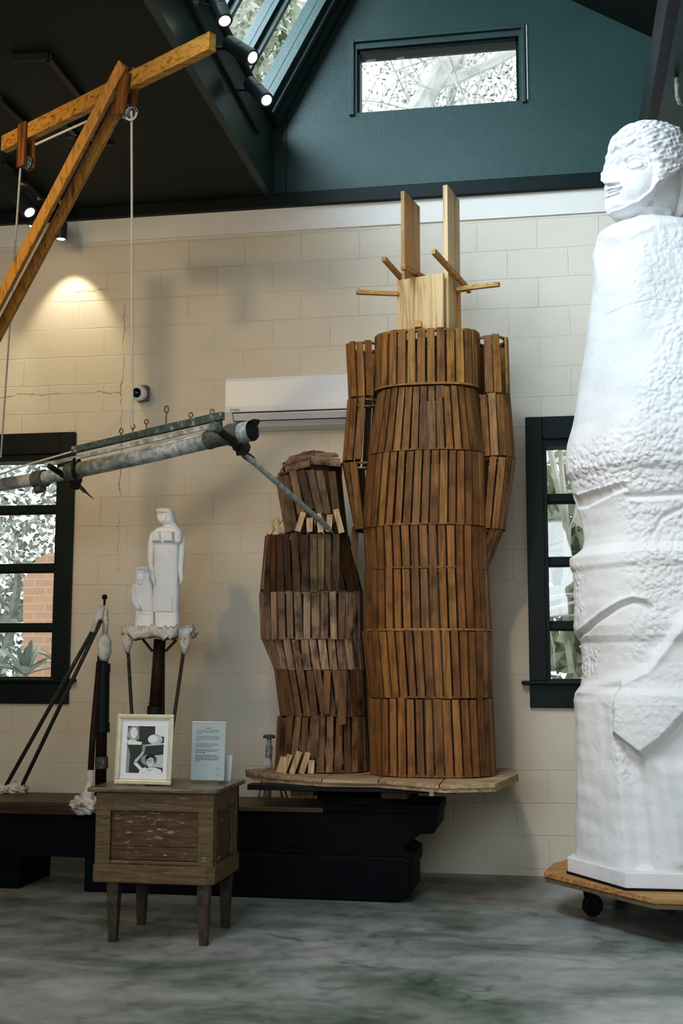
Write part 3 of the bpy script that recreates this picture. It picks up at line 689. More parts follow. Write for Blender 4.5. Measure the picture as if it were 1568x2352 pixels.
for i, (a, b, mm, pit, fl) in enumerate(segs):
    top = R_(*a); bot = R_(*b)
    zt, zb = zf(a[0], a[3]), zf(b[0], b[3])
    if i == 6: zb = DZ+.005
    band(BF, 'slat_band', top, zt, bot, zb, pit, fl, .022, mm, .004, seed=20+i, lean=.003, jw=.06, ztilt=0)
    if i in (0,): hoop(BF, top, zt-.012, .035)
    hoop(BF, bot, zb+.006, .05, .012, out=-.013 if i not in (0, 4) else .004)
    segs[i] = (top, zt, bot, zb)
# arms
def armring(y, l, r, b, cy): x0, x1 = XX(l, y, cy), XX(r, y, cy); return ring((x0+x1)/2, cy, (x1-x0)/2, b, 2.3)
def armband(name, a, b, cy, mm, av, seed, fl=.80, drop=.05, pit=.054):
    zt, zb = at((a[1]+a[2])/2, a[0], Y=cy-a[3])[2], at((b[1]+b[2])/2, b[0], Y=cy-b[3])[2]
    top, bot = armring(*a, cy), armring(*b, cy)
    band(BF, name, top, zt, bot, zb, pit, fl, .013, mm, .006, seed=seed, avoid=av, drop=drop, lean=.01)
    hoop(BF, top, zt-.008, .03, .012, out=-.014)
    return
AY = 7.30
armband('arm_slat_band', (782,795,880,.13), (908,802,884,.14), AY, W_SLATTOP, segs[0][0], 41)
armband('arm_slat_band', (912,799,880,.14), (1054,788,872,.15), AY, W_SLAT, segs[1][2], 42)
armband('arm_slat_band', (1058,787,880,.15), (1214,816,880,.14), AY, W_SLAT, segs[2][2], 43, fl=.86)
armband('arm_slat_band', (768,1086,1167,.13), (900,1090,1171,.14), AY, W_SLATTOP, segs[0][0], 44)
armband('arm_slat_band', (904,1090,1172,.14), (1046,1095,1183,.15), AY, W_SLAT, segs[1][2], 45)
armband('arm_slat_band', (1048,1100,1182,.15), (1213,1090,1160,.14), AY, W_SLAT, segs[2][2], 46, drop=.1)
armband('arm_slat_band', (1215,1085,1154,.12), (1300,1078,1122,.07), AY, W_SLAT, None, 47, pit=.045)
# neck boards
def slab(name, p0, p1, z0, z1, th, m, side=1):
    p0, p1 = np.array(p0, float), np.array(p1, float); d = (p1-p0)/np.linalg.norm(p1-p0); n = np.array([-d[1], d[0]])*side*th
    mb = MB(); mb.prism([tuple(p0), tuple(p1), tuple(p1+n), tuple(p0+n)][::(1 if side > 0 else -1)], z0, z1); return mb.build(name, m, BF, bevel=.002)
ang = radians(21); ddep = np.array([sin(ang), cos(ang)])
zA = at(924, 437, Y=7.24)[2]; zB = at(1021, 421, Y=7.14)[2]; zP = at(960, 637, Y=7.19)[2]
A0 = np.array(at(928, 438, Z=zA)[:2]); A1 = np.array(at(964, 475, Z=zA)[:2])
B0 = np.array(at(1027, 424, Z=zB)[:2]); B1 = np.array(at(1055, 460, Z=zB)[:2])
slab('neck_board', A0, A1, 3.3, zA, .024, W_PINED, 1)
slab('neck_board', B0, B1, 3.3, zB, .030, W_PINE, 1)
pp0 = np.array(at(911, 641, Y=7.23)[:2]); pp1 = np.array(at(1017, 633, Y=7.12)[:2])
slab('neck_panel', pp0, pp1, 3.3, zP, .024, W_PINE, 1)
slab('neck_panel', pp0+ddep*.23, pp1+ddep*.23, 3.3, zP-.02, .024, W_PINED, 1)
def stick(a, ya, b, yb, w=.028, h=.026): MB().bar(at(*a, Y=ya), at(*b, Y=yb), w, h).build('cross_stick', W_PINEX, BF, bevel=.001)
stick((818,671), 7.2, (915,675), 7.22); stick((1050,664), 7.25, (1146,653), 7.15)
stick((881,594), 6.98, (922,640), 7.30); stick((925,613), 7.05, (985,645), 7.40, .035); stick((995,577), 6.92, (1078,668), 7.42, .024, .035)
stick((1045,668), 7.32, (1075,664), 7.42)
for px, py in ((814,669), (1149,651)): 
    q = np.array(at(px, py, Y=7.18)); MB().tube([q, q+np.array([.03 if px < 900 else -.03, 0, 0])], .002, 6).build('nail', M_SILV, BF)
m = MB(); q = at(960, 742, Y=7.10); m.box(q[0]-.02, q[0]+.02, 7.08, 7.14, q[2]-.03, q[2]+.012); m.build('neck_peg', W_PINEX, BF)

SF = thing('slatted_figure', (-1.40, 7.40, DZ), 'shorter weathered grey-brown slatted figure beside the tall warm one', 'sculpture')
SY = 7.38
def SR(y, l, r, b, p=2.5, cy=SY): x0, x1 = XX(l, y, cy), XX(r, y, cy); return ring((x0+x1)/2, cy, (x1-x0)/2, b, p)
szf = lambda py, b: at(730, py, Y=SY-b)[2]
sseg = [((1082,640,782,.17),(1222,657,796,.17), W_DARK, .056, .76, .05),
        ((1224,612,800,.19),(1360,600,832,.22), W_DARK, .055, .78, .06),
        ((1358,599,832,.22),(1468,602,832,.21), W_OLDL, .054, .82, .03),
        ((1466,604,832,.20),(1538,632,838,.22), W_OLDL, .054, .84, .03),
        ((1538,633,838,.22),(1646,646,842,.20), W_OLD, .054, .80, .05),
        ((1648,640,842,.20),(1777,634,850,.23), W_OLD, .055, .79, .06)]
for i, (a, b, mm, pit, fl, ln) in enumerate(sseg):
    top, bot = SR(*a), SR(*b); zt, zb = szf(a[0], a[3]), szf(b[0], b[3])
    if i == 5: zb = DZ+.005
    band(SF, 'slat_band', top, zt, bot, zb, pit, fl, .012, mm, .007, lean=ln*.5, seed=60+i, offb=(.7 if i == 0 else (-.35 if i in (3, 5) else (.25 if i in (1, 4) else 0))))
    hoop(SF, bot, zb+.008, .045, .012, m=W_OLD, out=-.014)
    if i == 0: hoop(SF, top, zt, .04, .012, m=W_OLD); htop = zt
# brown front slats laid over the dark chest
ovm = [wood('front_slat_wood_%d' % i, [c, tuple(x*.75 for x in c)], stain=.6) for i, c in enumerate([(.25,.16,.085),(.17,.11,.06),(.30,.20,.10),(.12,.07,.04),(.20,.13,.08)])]
for k, (x0, y0, x1, y1) in enumerate([(640,1095,663,1222),(655,1092,676,1218),(672,1082,692,1180),(690,1080,713,1170),(712,1080,735,1180),(733,1082,752,1180),(762,1083,775,1200)]):
    a = np.array(at(x0, y0, Y=SY-.20+abs(k-3)*.018)); b = np.array(at(x1, y1, Y=SY-.205+abs(k-3)*.018)); MB().bar(b, a, .045, .010, up=(0,-1,0.1)).build('front_slat', ovm[k%5], SF)
for k, (x0, y0, x1, y1) in enumerate([(620,1226,607,1354),(633,1228,630,1355),(648,1226,667,1355),(674,1224,683,1325),(700,1228,702,1358),(720,1228,721,1360),(738,1226,735,1354),(753,1226,751,1356),(772,1226,771,1358)]):
    a = np.array(at(x0, y0, Y=SY-.225+abs(k-5)*.022)); b = np.array(at(x1, y1, Y=SY-.245+abs(k-5)*.022)); MB().bar(b, a, .042, .010, up=(0,-1,0.1)).build('front_slat', ovm[(k*2)%5], SF)
# cap of the head: flat boards fanned
cap = MB()
def plank(pts, th=.014, Ys=None):
    P_ = [np.array(at(x, y, Y=Y)) for x, y, Y in pts]; n = np.array([0, .35, -1.0]); n /= np.linalg.norm(n)
    cap.hexa([P_[0]+n*th, P_[1]+n*th, P_[2]+n*th, P_[3]+n*th, P_[0], P_[1], P_[2], P_[3]])
YA = SY-.17
plank([(654,1081,YA-.0),(712,1066,YA-.03),(712,1053,YA),(653,1064,YA+.03)])
plank([(655,1062,YA+.01),(716,1051,YA-.01),(722,1034,YA+.10),(665,1048,YA+.12)])
plank([(714,1061,YA-.03),(782,1067,YA),(781,1053,YA+.03),(716,1046,YA)])
plank([(722,1046,YA+.02),(777,1045,YA+.05),(770,1039,YA+.10),(720,1041,YA+.08)])
plank([(700,1042,YA+.10),(760,1044,YA+.12),(740,1036,YA+.18),(716,1034,YA+.16)])
plank([(634,1098,YA+.08),(640,1092,YA+.05),(657,1058,YA+.07),(652,1062,YA+.12)])
cap.build('head_cap', W_OLDL, SF)
mc = MB(); mc.prism([tuple(p) for p in resample(SR(1070,652,784,.15), 24)[0]], htop-.0, htop+.07); mc.build('head_core', W_DARK, SF)
mc = MB(); A, _ = resample(SR(1070,650,786,.16), 24); cc = A.mean(0); n = 24
mc.add([(*p, htop+.07) for p in A]+[(*(cc+(p-cc)*.35+np.array([0,.02])), htop+.15) for p in A], [(i, (i+1)%n, n+(i+1)%n, n+i) for i in range(n)]+[tuple(range(n, 2*n))]); mc.build('head_crown', W_OLD, SF)
# pale offcuts
m = MB()
for (x0, y0, x1, y1, Y) in [(683,1221,697,1177,.235),(711,1222,712,1190,.24),(737,1223,731,1180,.24),(755,1222,757,1182,.235),(785,1224,771,1170,.225),(615,1226,647,1188,.12),(645,1225,629,1192,.14)]:
    MB().bar(at(x0, y0, Y=SY-Y), at(x1, y1, Y=SY-Y+.02), .035, .012, up=(0,-1,.1)).build('offcut', W_PALE, SF)
for (x0, y0, x1, y1, Y) in [(640,1776,652,1738,.245),(650,1777,666,1733,.25),(670,1778,688,1726,.255),(692,1778,708,1728,.26),(714,1778,716,1746,.26)]:
    MB().bar(at(x0, y0-1, Y=SY-Y), at(x1, y1, Y=SY-Y+.012), .035, .012, up=(0,-1,.1)).build('offcut', W_PALE, SF)
m = MB()
for (x0, y0, x1, y1, Y) in [(726,1645,722,1740,.23),(788,1540,786,1664,.235),(752,1540,748,1640,.24),(802,1450,816,1210,.02)]:
    MB().bar(at(x0, y0, Y=SY-Y), at(x1, y1, Y=SY-Y), .042, .012, up=(0,-1,.1)).build('loose_slat', W_OLD, SF)

# ------------------------------------------------------------------ numpy statue tools
def sdpoly(px, py, poly):
    d = np.full(px.shape, 1e9); ins = np.zeros(px.shape, bool); n = len(poly)
    for i in range(n):
        ax_, ay = poly[i]; bx_, by = poly[(i+1)%n]; ex, ey = bx_-ax_, by-ay
        wx, wy = px-ax_, py-ay; k = np.clip((wx*ex+wy*ey)/(ex*ex+ey*ey+1e-12), 0, 1)
        d = np.minimum(d, (wx-ex*k)**2+(wy-ey*k)**2)
        c = (ay > py) != (by > py)
        with np.errstate(divide='ignore', invalid='ignore'):
            xi = ax_+(py-ay)*(ex)/(ey if abs(ey) > 1e-12 else 1e-12)
        ins ^= c & (px < xi)
    d = np.sqrt(d); return np.where(ins, d, -d)
def sdline(px, py, line):
    d = np.full(px.shape, 1e9)
    for (ax_, ay), (bx_, by) in zip(line[:-1], line[1:]):
        ex, ey = bx_-ax_, by-ay; wx, wy = px-ax_, py-ay; k = np.clip((wx*ex+wy*ey)/(ex*ex+ey*ey+1e-12), 0, 1)
        d = np.minimum(d, (wx-ex*k)**2+(wy-ey*k)**2)
    return np.sqrt(d)
sst = lambda x, w: (lambda u: u*u*(3-2*u))(np.clip(x/w*.5+.5, 0, 1))
def smooth_noise(x, y, z, s, seed):
    r = np.random.default_rng(seed); o = 0
    for i in range(9):
        k = r.normal(size=3)*s; o = o+np.sin(x*k[0]+y*k[1]+z*k[2]+r.random()*6.28)
    return o/3.0
def grid_mesh(name, V, m, parent, peb=None, closed_top=True):
    nz, nt, _ = V.shape; me = bpy.data.meshes.new(name)
    idx = np.arange(nz*nt).reshape(nz, nt); a = idx[:-1]; b = np.roll(idx, -1, 1)[:-1]; c_ = np.roll(idx, -1, 1)[1:]; d = idx[1:]
    fc = np.stack([a, b, c_, d], -1).reshape(-1, 4)
    vs = V.reshape(-1, 3); faces = fc.tolist()
    faces.append(idx[0][::-1].tolist()); faces.append(idx[-1].tolist())
    off = np.array(parent.location)
    me.from_pydata((vs-off).tolist(), [], faces); me.materials.append(m)
    me.polygons.foreach_set('use_smooth', [True]*len(faces)); me.update()
    if peb is not None:
        at2 = me.attributes.new('pebble', 'FLOAT', 'POINT'); at2.data.foreach_set('value', peb.ravel().astype(np.float32))
    o = bpy.data.objects.new(name, me); C.objects.link(o); o.parent = parent; return o

# ------------------------------------------------------------------ giant white statue
ST = thing('plaster_statue', (.60, 6.82, .30), 'towering white plaster statue of a draped figure at the right edge', 'statue')
# silhouette (left contour) : y px -> x px
SIL = [(298,1487),(301,1452),(306,1432),(315,1420),(330,1409),(350,1404),(370,1400),(390,1398),(410,1397),(425,1397),(440,1396),(455,1398),(468,1401),(480,1405),(492,1409),(500,1413),(506,1420),(512,1428),(520,1424),(532,1408),(545,1394),(560,1385),(580,1378),(600,1374),(620,1371),(660,1361),(700,1356),(760,1351),(820,1344),(880,1333),(940,1323),(990,1314),(1030,1303),(1065,1299),(1095,1302),(1112,1312),(1150,1320),(1180,1330),(1215,1338),(1245,1340),(1262,1337),(1275,1322),(1285,1313),(1320,1313),(1380,1316),(1440,1315),(1462,1320),(1478,1330),(1520,1334),(1560,1333),(1575,1330),(1590,1319),(1610,1316),(1660,1319),(1730,1321),(1850,1322),(1950,1322),(1984,1322)]
CB = np.array([.60, 6.82]); HC = np.array([at(1489, 400, Y=6.78)[0], 6.78])
nrm = [(-.83,-.56,1.0),(0,-1,.98),(.83,-.56,1.05),(1,.25,1.0),(0,1,.85),(-.93,.36,.98)]
NT_ = 620; TH = np.linspace(0, 2*pi, NT_, endpoint=False); U = np.stack([np.cos(TH), np.sin(TH)], 1)
def gauge(p=9.0):
    s = np.zeros(NT_)
    for nx, ny, d in nrm: s += np.maximum(0, (U[:,0]*nx+U[:,1]*ny)/math.hypot(nx, ny)/d)**p
    return s**(-1/p)
GB = gauge(9.0)
face = np.array([-sin(radians(58)), -cos(radians(58))]); perp = np.array([-face[1], face[0]])
def ell(a, b): 
    c1 = U@face; s1 = U@perp; return (np.abs(c1/a)**2.3+np.abs(s1/b)**2.3)**(-1/2.3)
GH = ell(1.0, .88); GNk = ell(1.0, .95)
NZ = 1300; ys = np.array([a for a, _ in SIL], float); xs_ = np.array([b for _, b in SIL], float)
# rows spaced in pixel height, then converted into world heights at the centre depth
py = np.concatenate([np.linspace(298.0, 560, 420)[:-1], np.linspace(560, 1984, NZ-419)])
pxl = np.interp(py, ys, xs_)
V = np.zeros((len(py), NT_, 3)); RAD = np.zeros((len(py), NT_)); cent = np.zeros((len(py), 2))
for i, (y, x) in enumerate(zip(py, pxl)):
    k = float(np.clip((y-470)/110, 0, 1)); k = k*k*(3-2*k); cc = HC*(1-k)+CB*k
    g = GH*(1-k)+GB*k if y > 500 else GH
    if y > 500: kk = float(np.clip((y-512)/70, 0, 1)); kk = kk*kk*(3-2*kk); g = GNk*(1-kk)+GB*kk
    d = ray(x, y); d2 = d[:2]/np.linalg.norm(d[:2]); e = np.array([-d2[1], d2[0]])
    req = -float(cc@e); sup = float(np.max((U@e)*g))
    s_ = max(req/sup, .004)
    kz = (cc@d2)/np.linalg.norm(d[:2]); z = CH+d[2]*kz
    RAD[i] = g*s_; cent[i] = cc; V[i, :, 2] = z
Zr = V[:, 0, 2]
Zr[:] = np.minimum.accumulate(Zr)
# feature space: pixel -> (theta, z) on the local section
def TZ(x, y, head=None):
    head = (y < 505) if head is None else head
    i = int(np.argmin(np.abs(py-y))); cc = cent[i]; d = ray(x, y)
    o2 = -cc; dd = d[:2]
    for it in range(2):
        best = None
        ks = np.linspace(5.6, 7.4, 900)/d[1]; P_ = np.outer(ks, dd)-cc; th = np.arctan2(P_[:,1], P_[:,0]) % (2*pi); rr = np.interp(th, TH, RAD[i], period=2*pi)
        ins = np.hypot(P_[:,0], P_[:,1]) < rr
        j = int(np.argmax(ins)) if ins.any() else int(np.argmin(np.hypot(P_[:,0], P_[:,1])-rr))
        z = CH+d[2]*ks[j]; i = int(np.argmin(np.abs(Zr-z))); cc = cent[i]
    return (th[j]-1.5*pi, z)        # theta measured from straight towards the camera wall (-Y)
def conv(pts, R=None, head=None):
    out = []
    for x, y in pts:
        a, z = TZ(x, y, head); out.append((a*(R or .46), z))
    return out
V[:, :, 2] = Zr[:, None]
TT = (TH-1.5*pi+pi) % (2*pi)-pi
Sb = np.tile(TT*.46, (len(py), 1)); Zg = V[:, :, 2]; D = np.zeros_like(Zg)
Sh = np.tile(TT*.22, (len(py), 1))
front = np.tile((np.abs(TT) < 2.4), (len(py), 1))
zc = lambda y: float(np.interp(y, py, Zr))
bodym = (Zg < zc(505)); headm = (Zg > zc(530))
def region(pts, amp, w=.012, R=.46, m=None):
    global D
    S = Sb if R == .46 else Sh; sdv = sdpoly(S, Zg, conv(pts, R)); D += amp*sst(sdv, w)*front*(m if m is not None else 1)
def line(pts, amp, w=.012, R=.46, m=None):
    global D
    S = Sb if R == .46 else Sh; dv = sdline(S, Zg, conv(pts, R)); D += amp*np.exp(-(dv/w)**2)*front*(m if m is not None else 1)
# body relief
region([(1416,1640),(1418,1600),(1436,1566),(1490,1537),(1530,1478),(1560,1432),(1600,1380),(1660,1300),(1700,1500),(1640,1600),(1568,1642),(1520,1700),(1477,1735),(1448,1712),(1415,1685)], .060, .024)
line([(1335,1585),(1400,1570),(1455,1555),(1495,1530),(1535,1472),(1570,1418)], .018, .03)
region([(1424,1690),(1470,1738),(1480,1800),(1500,2000),(1452,2000),(1440,1880)], -.045, .03)
region([(1490,1730),(1600,1650),(1600,1740),(1520,1770),(1500,1850),(1485,1800)], -.020, .05)
line([(1520,1760),(1545,1870),(1560,1975)], .022, .04)
line([(1316,1470),(1345,1446),(1390,1412),(1425,1390),(1450,1381),(1475,1383),(1492,1394)], -.030, .014)
line([(1330,1452),(1388,1404),(1425,1380),(1452,1371),(1480,1374)], .014, .014)
region([(1300,1135),(1330,1140),(1378,1125),(1432,1108),(1440,1122),(1395,1142),(1345,1166),(1300,1168)], -.018, .012)
line([(1330,1138),(1390,1120),(1438,1106)], .010, .010)
line([(1440,1140),(1500,1138),(1568,1134)], -.016, .014)
region([(1313,1278),(1400,1268),(1470,1258),(1560,1252),(1660,1250),(1660,1300),(1480,1290),(1400,1300),(1313,1310)], .014, .02)
region([(1450,1150),(1470,1160),(1475,1245),(1600,1240),(1600,1140)], .014, .02)
region([(1380,1620),(1420,1640),(1400,1700),(1385,1760)], -.008, .03)
line([(1568,1165),(1520,1190),(1495,1230)], -.012, .012)
# shoulder lobe behind the neck at the left
region([(1360,480),(1420,480),(1430,530),(1400,590),(1380,640),(1345,620),(1330,575)], .045, .10)
line([(1405,530),(1440,548),(1500,520),(1568,510)], .012, .03)
line([(1568,700),(1500,690),(1440,705),(1390,725)], -.004, .004)
# breast/hip swellings
D += .02*np.exp(-((Sb+.12)/.22)**2-((Zg-zc(700))/.25)**2)*bodym
D += .035*np.exp(-((Sb-.10)/.22)**2-((Zg-zc(960))/.30)**2)*bodym
D += .03*np.exp(-((Sb-.16)/.16)**2-((Zg-zc(830))/.2)**2)*bodym
D += (.005*smooth_noise(Sb, Zg*0, Zg, 9, 2)+.0018*smooth_noise(Sb, Zg*0, Zg, 34, 3))*bodym
# head relief
H = .22
hair = conv([(1409,352),(1425,340),(1450,334),(1478,338),(1497,354),(1507,380),(1508,410),(1506,432)], H)
facep = conv([(1380,372),(1405,352),(1425,341),(1450,335),(1478,339),(1496,354),(1506,380),(1507,408),(1500,440),(1470,470),(1440,488),(1412,500),(1380,480)], H)
fi = sst(sdpoly(Sh, Zg, facep), .022)
hm = (1-fi)*headm*sst(Zg-zc(505), .05)*front
neckp = conv([(1412,506),(1440,492),(1475,474),(1500,444),(1511,428),(1568,386),(1680,330),(1720,560),(1412,560)], H)
ni = sst(sdpoly(Sh, Zg, neckp), .02)*headm*front
hm = hm*(1-ni)
D -= .045*ni*sst(Zg-zc(520), .05)
D += .020*hm*(Zg > zc(505))
D += .0045*smooth_noise(Sh, Zg*0, Zg, 90, 6)*hm
line([(1405,372),(1428,352),(1452,345),(1478,350),(1492,366)], .008, .010, H)        # brow roll
region([(1412,378),(1425,364),(1436,368),(1430,395),(1428,412),(1412,418),(1405,400)], -.020, .016, H)  # inner socket
region([(1428,372),(1450,356),(1480,360),(1492,378),(1480,392),(1450,396),(1432,392)], -.014, .012, H)
region([(1438,382),(1446,370),(1462,366),(1474,371),(1478,379),(1466,386),(1448,389)], .015, .008, H)   # eyeball
line([(1432,386),(1440,370),(1458,361),(1476,364),(1484,374)], .010, .0042, H)
line([(1436,390),(1452,394),(1470,389),(1484,380)], .008, .004, H)
line([(1402,362),(1396,385),(1392,402),(1391,414)], .024, .015, H)                         # nose ridge
region([(1388,396),(1402,394),(1418,404),(1420,418),(1404,424),(1388,424)], .018, .010, H)
line([(1394,427),(1410,425),(1422,421)], -.012, .005, H)
line([(1396,437),(1408,432),(1422,431),(1430,428)], .009, .0045, H)                    # lips
line([(1396,446),(1408,441),(1420,438),(1428,433)], -.011, .0035, H)
line([(1397,452),(1410,448),(1422,442)], .009, .0045, H)
region([(1394,462),(1412,458),(1432,470),(1428,488),(1412,496),(1396,480)], .012, .02, H)  # chin
line([(1412,505),(1440,496),(1470,480),(1500,452)], -.018, .012, H)                      # under jaw
line([(1470,470),(1495,448),(1503,430)], .010, .014, H)
region([(1440,400),(1480,398),(1496,420),(1470,450),(1440,448),(1428,430)], .010, .03, H)  # cheek
region([(1500,408),(1510,405),(1514,425),(1508,438),(1500,432)], .010, .008, H)            # ear
RAD2 = RAD+D
V[:, :, 0] = cent[:, :1]+U[None, :, 0]*RAD2; V[:, :, 1] = cent[:, 1:]+U[None, :, 1]*RAD2
# pebbled mask
pb = np.zeros_like(Zg)
def pebble(pts, a=1.0, w=.08, R=.46):
    global pb
    S = Sb if R == .46 else Sh; pb = np.maximum(pb, a*sst(sdpoly(S, Zg, conv(pts, R)), w))
pebble([(1310,1040),(1380,1000),(1440,960),(1500,800),(1560,650),(1700,600),(1700,1130),(1560,1140),(1430,1140),(1330,1115)], 1)
pebble([(1440,540),(1600,520),(1600,700),(1500,760),(1430,700)], .5, .12)
pebble([(1430,1160),(1700,1140),(1700,1460),(1560,1400),(1480,1530),(1450,1500),(1470,1400),(1440,1300)], .9)
pebble([(1315,1300),(1345,1300),(1345,1440),(1315,1450)], .5)
pebble([(1330,1490),(1375,1490),(1375,1550),(1330,1560)], .8, .05)
pebble([(1400,1600),(1430,1610),(1440,1700),(1440,1800),(1415,1760)], .8, .05)
pebble([(1440,1570),(1700,1450),(1700,1640),(1480,1720),(1450,1680)], .35)
pb = np.maximum(pb, hm*.9)
grid_mesh('body', V[::-1], M_PLAS, ST, pb[::-1])
# plinth
bz0, bz1 = .235, .315
pb0, pb1, pb2 = at(1303,2003,Z=bz0), at(1437,2042,Z=bz0), at(1568,2045,Z=bz0)
base = [(pb0[0], pb0[1]), (pb1[0], pb1[1]), (1.02, pb1[1]+.03), (1.22, 6.9), (1.05, 7.26), (.18, 7.26)]
MB().prism(base, bz0, bz1).build('plinth', M_PLAS, ST, bevel=.006)
MB().prism([(.6+(x-.6)*1.012, 6.8+(y-6.8)*1.012) for x, y in base], .228, .240).build('black_layer', M_RUBBER, ST)  # thin black layer between plinth and dolly, slightly wider than the plinth
# cape rising behind the neck
mb = MB(); n = 40; prof = []
for k in range(15):
    u = k/14; prof.append((u, math.sin(min(1, u*1.0)*pi)**.5 if 0 < u < 1 else .02))
cx, cy = at(1600, 470, Y=7.02)[0], 7.02; z0_, z1_ = zc(640), at(1570, 372, Y=7.02)[2]
vs = []; 
for k in range(24):
    u = k/23; z = z0_+(z1_-z0_)*u; a = .24*math.sqrt(max(0.0004, 1-u**3)); b_ = .13*math.sqrt(max(.0004, 1-u**4))
    vs += [(cx+a*cos(t_), cy+b_*sin(t_), z) for t_ in np.linspace(0, 2*pi, n, endpoint=False)]
mb.add(vs, [(i*n+k, i*n+(k+1)%n, (i+1)*n+(k+1)%n, (i+1)*n+k) for i in range(23) for k in range(n)]+[tuple(range(n))[::-1], tuple(23*n+k for k in range(n))])
mb.build('raised_drapery', M_PLAS, ST, smooth=True)
c0 = np.array(at(1485, 300, Y=6.78))
MB().tube([c0+np.array([.014*cos(a)*(1), 0, -.02+.075*sin(a)]) for a in np.linspace(-.3, pi+.3, 16)], .006, 8).build('rope_loop', M_TWINE, ST)

# dolly
DL = thing('plywood_dolly', (.6, 6.6, 0), 'octagonal plywood dolly on black casters under the big statue', 'dolly')
q = [at(x, y, Z=.228)[:2] for x, y in [(1249,2003),(1501,2064)]]; qb = at(1270, 1982, Z=.228)[:2]
dp = [q[0], q[1], (1.0, q[1][1]), (1.35, 6.5), (1.35, 7.2), (.95, 7.6), (.25, 7.55), qb]
MB().prism(dp, .203, .228).build('top_board', W_PLY, DL, bevel=.002)
MB().prism([(x+.004*(1 if x < .5 else -1), y+.006) for x, y in dp], .178, .203).build('under_board', W_PLYE, DL)
MB().bar((.08,7.1,.163), (.62,6.1,.163), .09, .03).bar((.55,7.3,.163), (1.15,6.3,.163), .09, .03).build('bearer', M_BLACK, DL)
def caster(x, y, rot):
    ct = thing('caster', (x, y, 0), None, None); ct.parent = DL; ct.location = (x-DL.location[0], y-DL.location[1], 0-DL.location[2]); 
    del_ = np.array([cos(rot), sin(rot), 0]); sd_ = np.array([-del_[1], del_[0], 0]); Mq = Vector(sd_).to_track_quat('Z', 'Y').to_matrix()
    w_ = MB(); w_.lathe(np.array([x, y, .058])-sd_*.018, [(.045,0),(.056,.004),(.058,.012),(.058,.024),(.056,.032),(.045,.036)], 28, M=Mq)
    a = w_.build('wheel', M_RUBBER, None, bevel=0); 
    f_ = MB()
    for s in (-1, 1): f_.bar(np.array([x, y, .055])+sd_*.024*s, np.array([x, y, .135])+sd_*.024*s-del_*.02, .004, .045, up=tuple(del_))
    f_.box(x-.045, x+.045, y-.035, y+.035, .135, .149)
    b = f_.build('fork', M_BLACK, None)
    for o in (a, b): o.parent = ct; o.location = (-x, -y, 0)
    return ct
for cx_, cy_, rr_ in ((*at(1361,2105,Z=0)[:2], .5), (*at(1585,2178,Z=0)[:2], 1.4), (1.1, 7.2, .2), (.35, 7.35, .9)): caster(cx_, cy_, rr_)

# ------------------------------------------------------------------ small plaster pair on a stand
SYm = 7.22
def figurine(name, label, secs, base_px, feats, arms, group=None, ycen=SYm, hmul=None):
    b = at(*base_px, Y=ycen); t = thing(name, b, label, 'statue', group)
    sy = np.array([s[0] for s in secs], float); L_ = np.array([s[1] for s in secs], float); R2 = np.array([s[2] for s in secs], float); dp_ = np.array([s[3] for s in secs], float); pw = np.array([s[4] for s in secs], float)
    n = 560; nt = 240; y = np.linspace(sy[0], sy[-1], n); l = np.interp(y, sy, L_); r = np.interp(y, sy, R2); dd = np.interp(y, sy, dp_); pp_ = np.interp(y, sy, pw)
    th = np.linspace(0, 2*pi, nt, endpoint=False); V_ = np.zeros((n, nt, 3))
    for i in range(n):
        A_, B_ = np.array(at(l[i], y[i], Y=ycen)), np.array(at(r[i], y[i], Y=ycen)); c_ = (A_+B_)/2; a = (B_[0]-A_[0])/2; bb = a*dd[i]; p = pp_[i]
        g = (np.abs(np.cos(th))**p+np.abs(np.sin(th))**p)**(-1/p)
        V_[i, :, 0] = c_[0]+a*g*np.cos(th); V_[i, :, 1] = ycen+bb*g*np.sin(th); V_[i, :, 2] = c_[2]
    # relief applied in front-view metres
    Xf, Zf = V_[:, :, 0], V_[:, :, 2]; fr = (np.sin(th) < .25)[None, :]
    dz = np.zeros_like(Xf)
    for kind, pts, amp, w in feats:
        P_ = [(at(a_, b_, Y=ycen)[0], at(a_, b_, Y=ycen)[2]) for a_, b_ in pts]
        if kind == 'r': dz += amp*sst(sdpoly(Xf, Zf, P_), w)
        else: dz += amp*np.exp(-(sdline(Xf, Zf, P_)/w)**2)
    V_[:, :, 1] -= dz*fr
    grid_mesh('body', V_[::-1], M_MINI, t)
    for pts, rs in arms:
        P_ = [np.array(at(a_, b_, Y=ycen+c_)) for a_, b_, c_ in pts]; MB().tube(P_, rs, 12).build('arm', M_MINI, t, smooth=True)
    return t
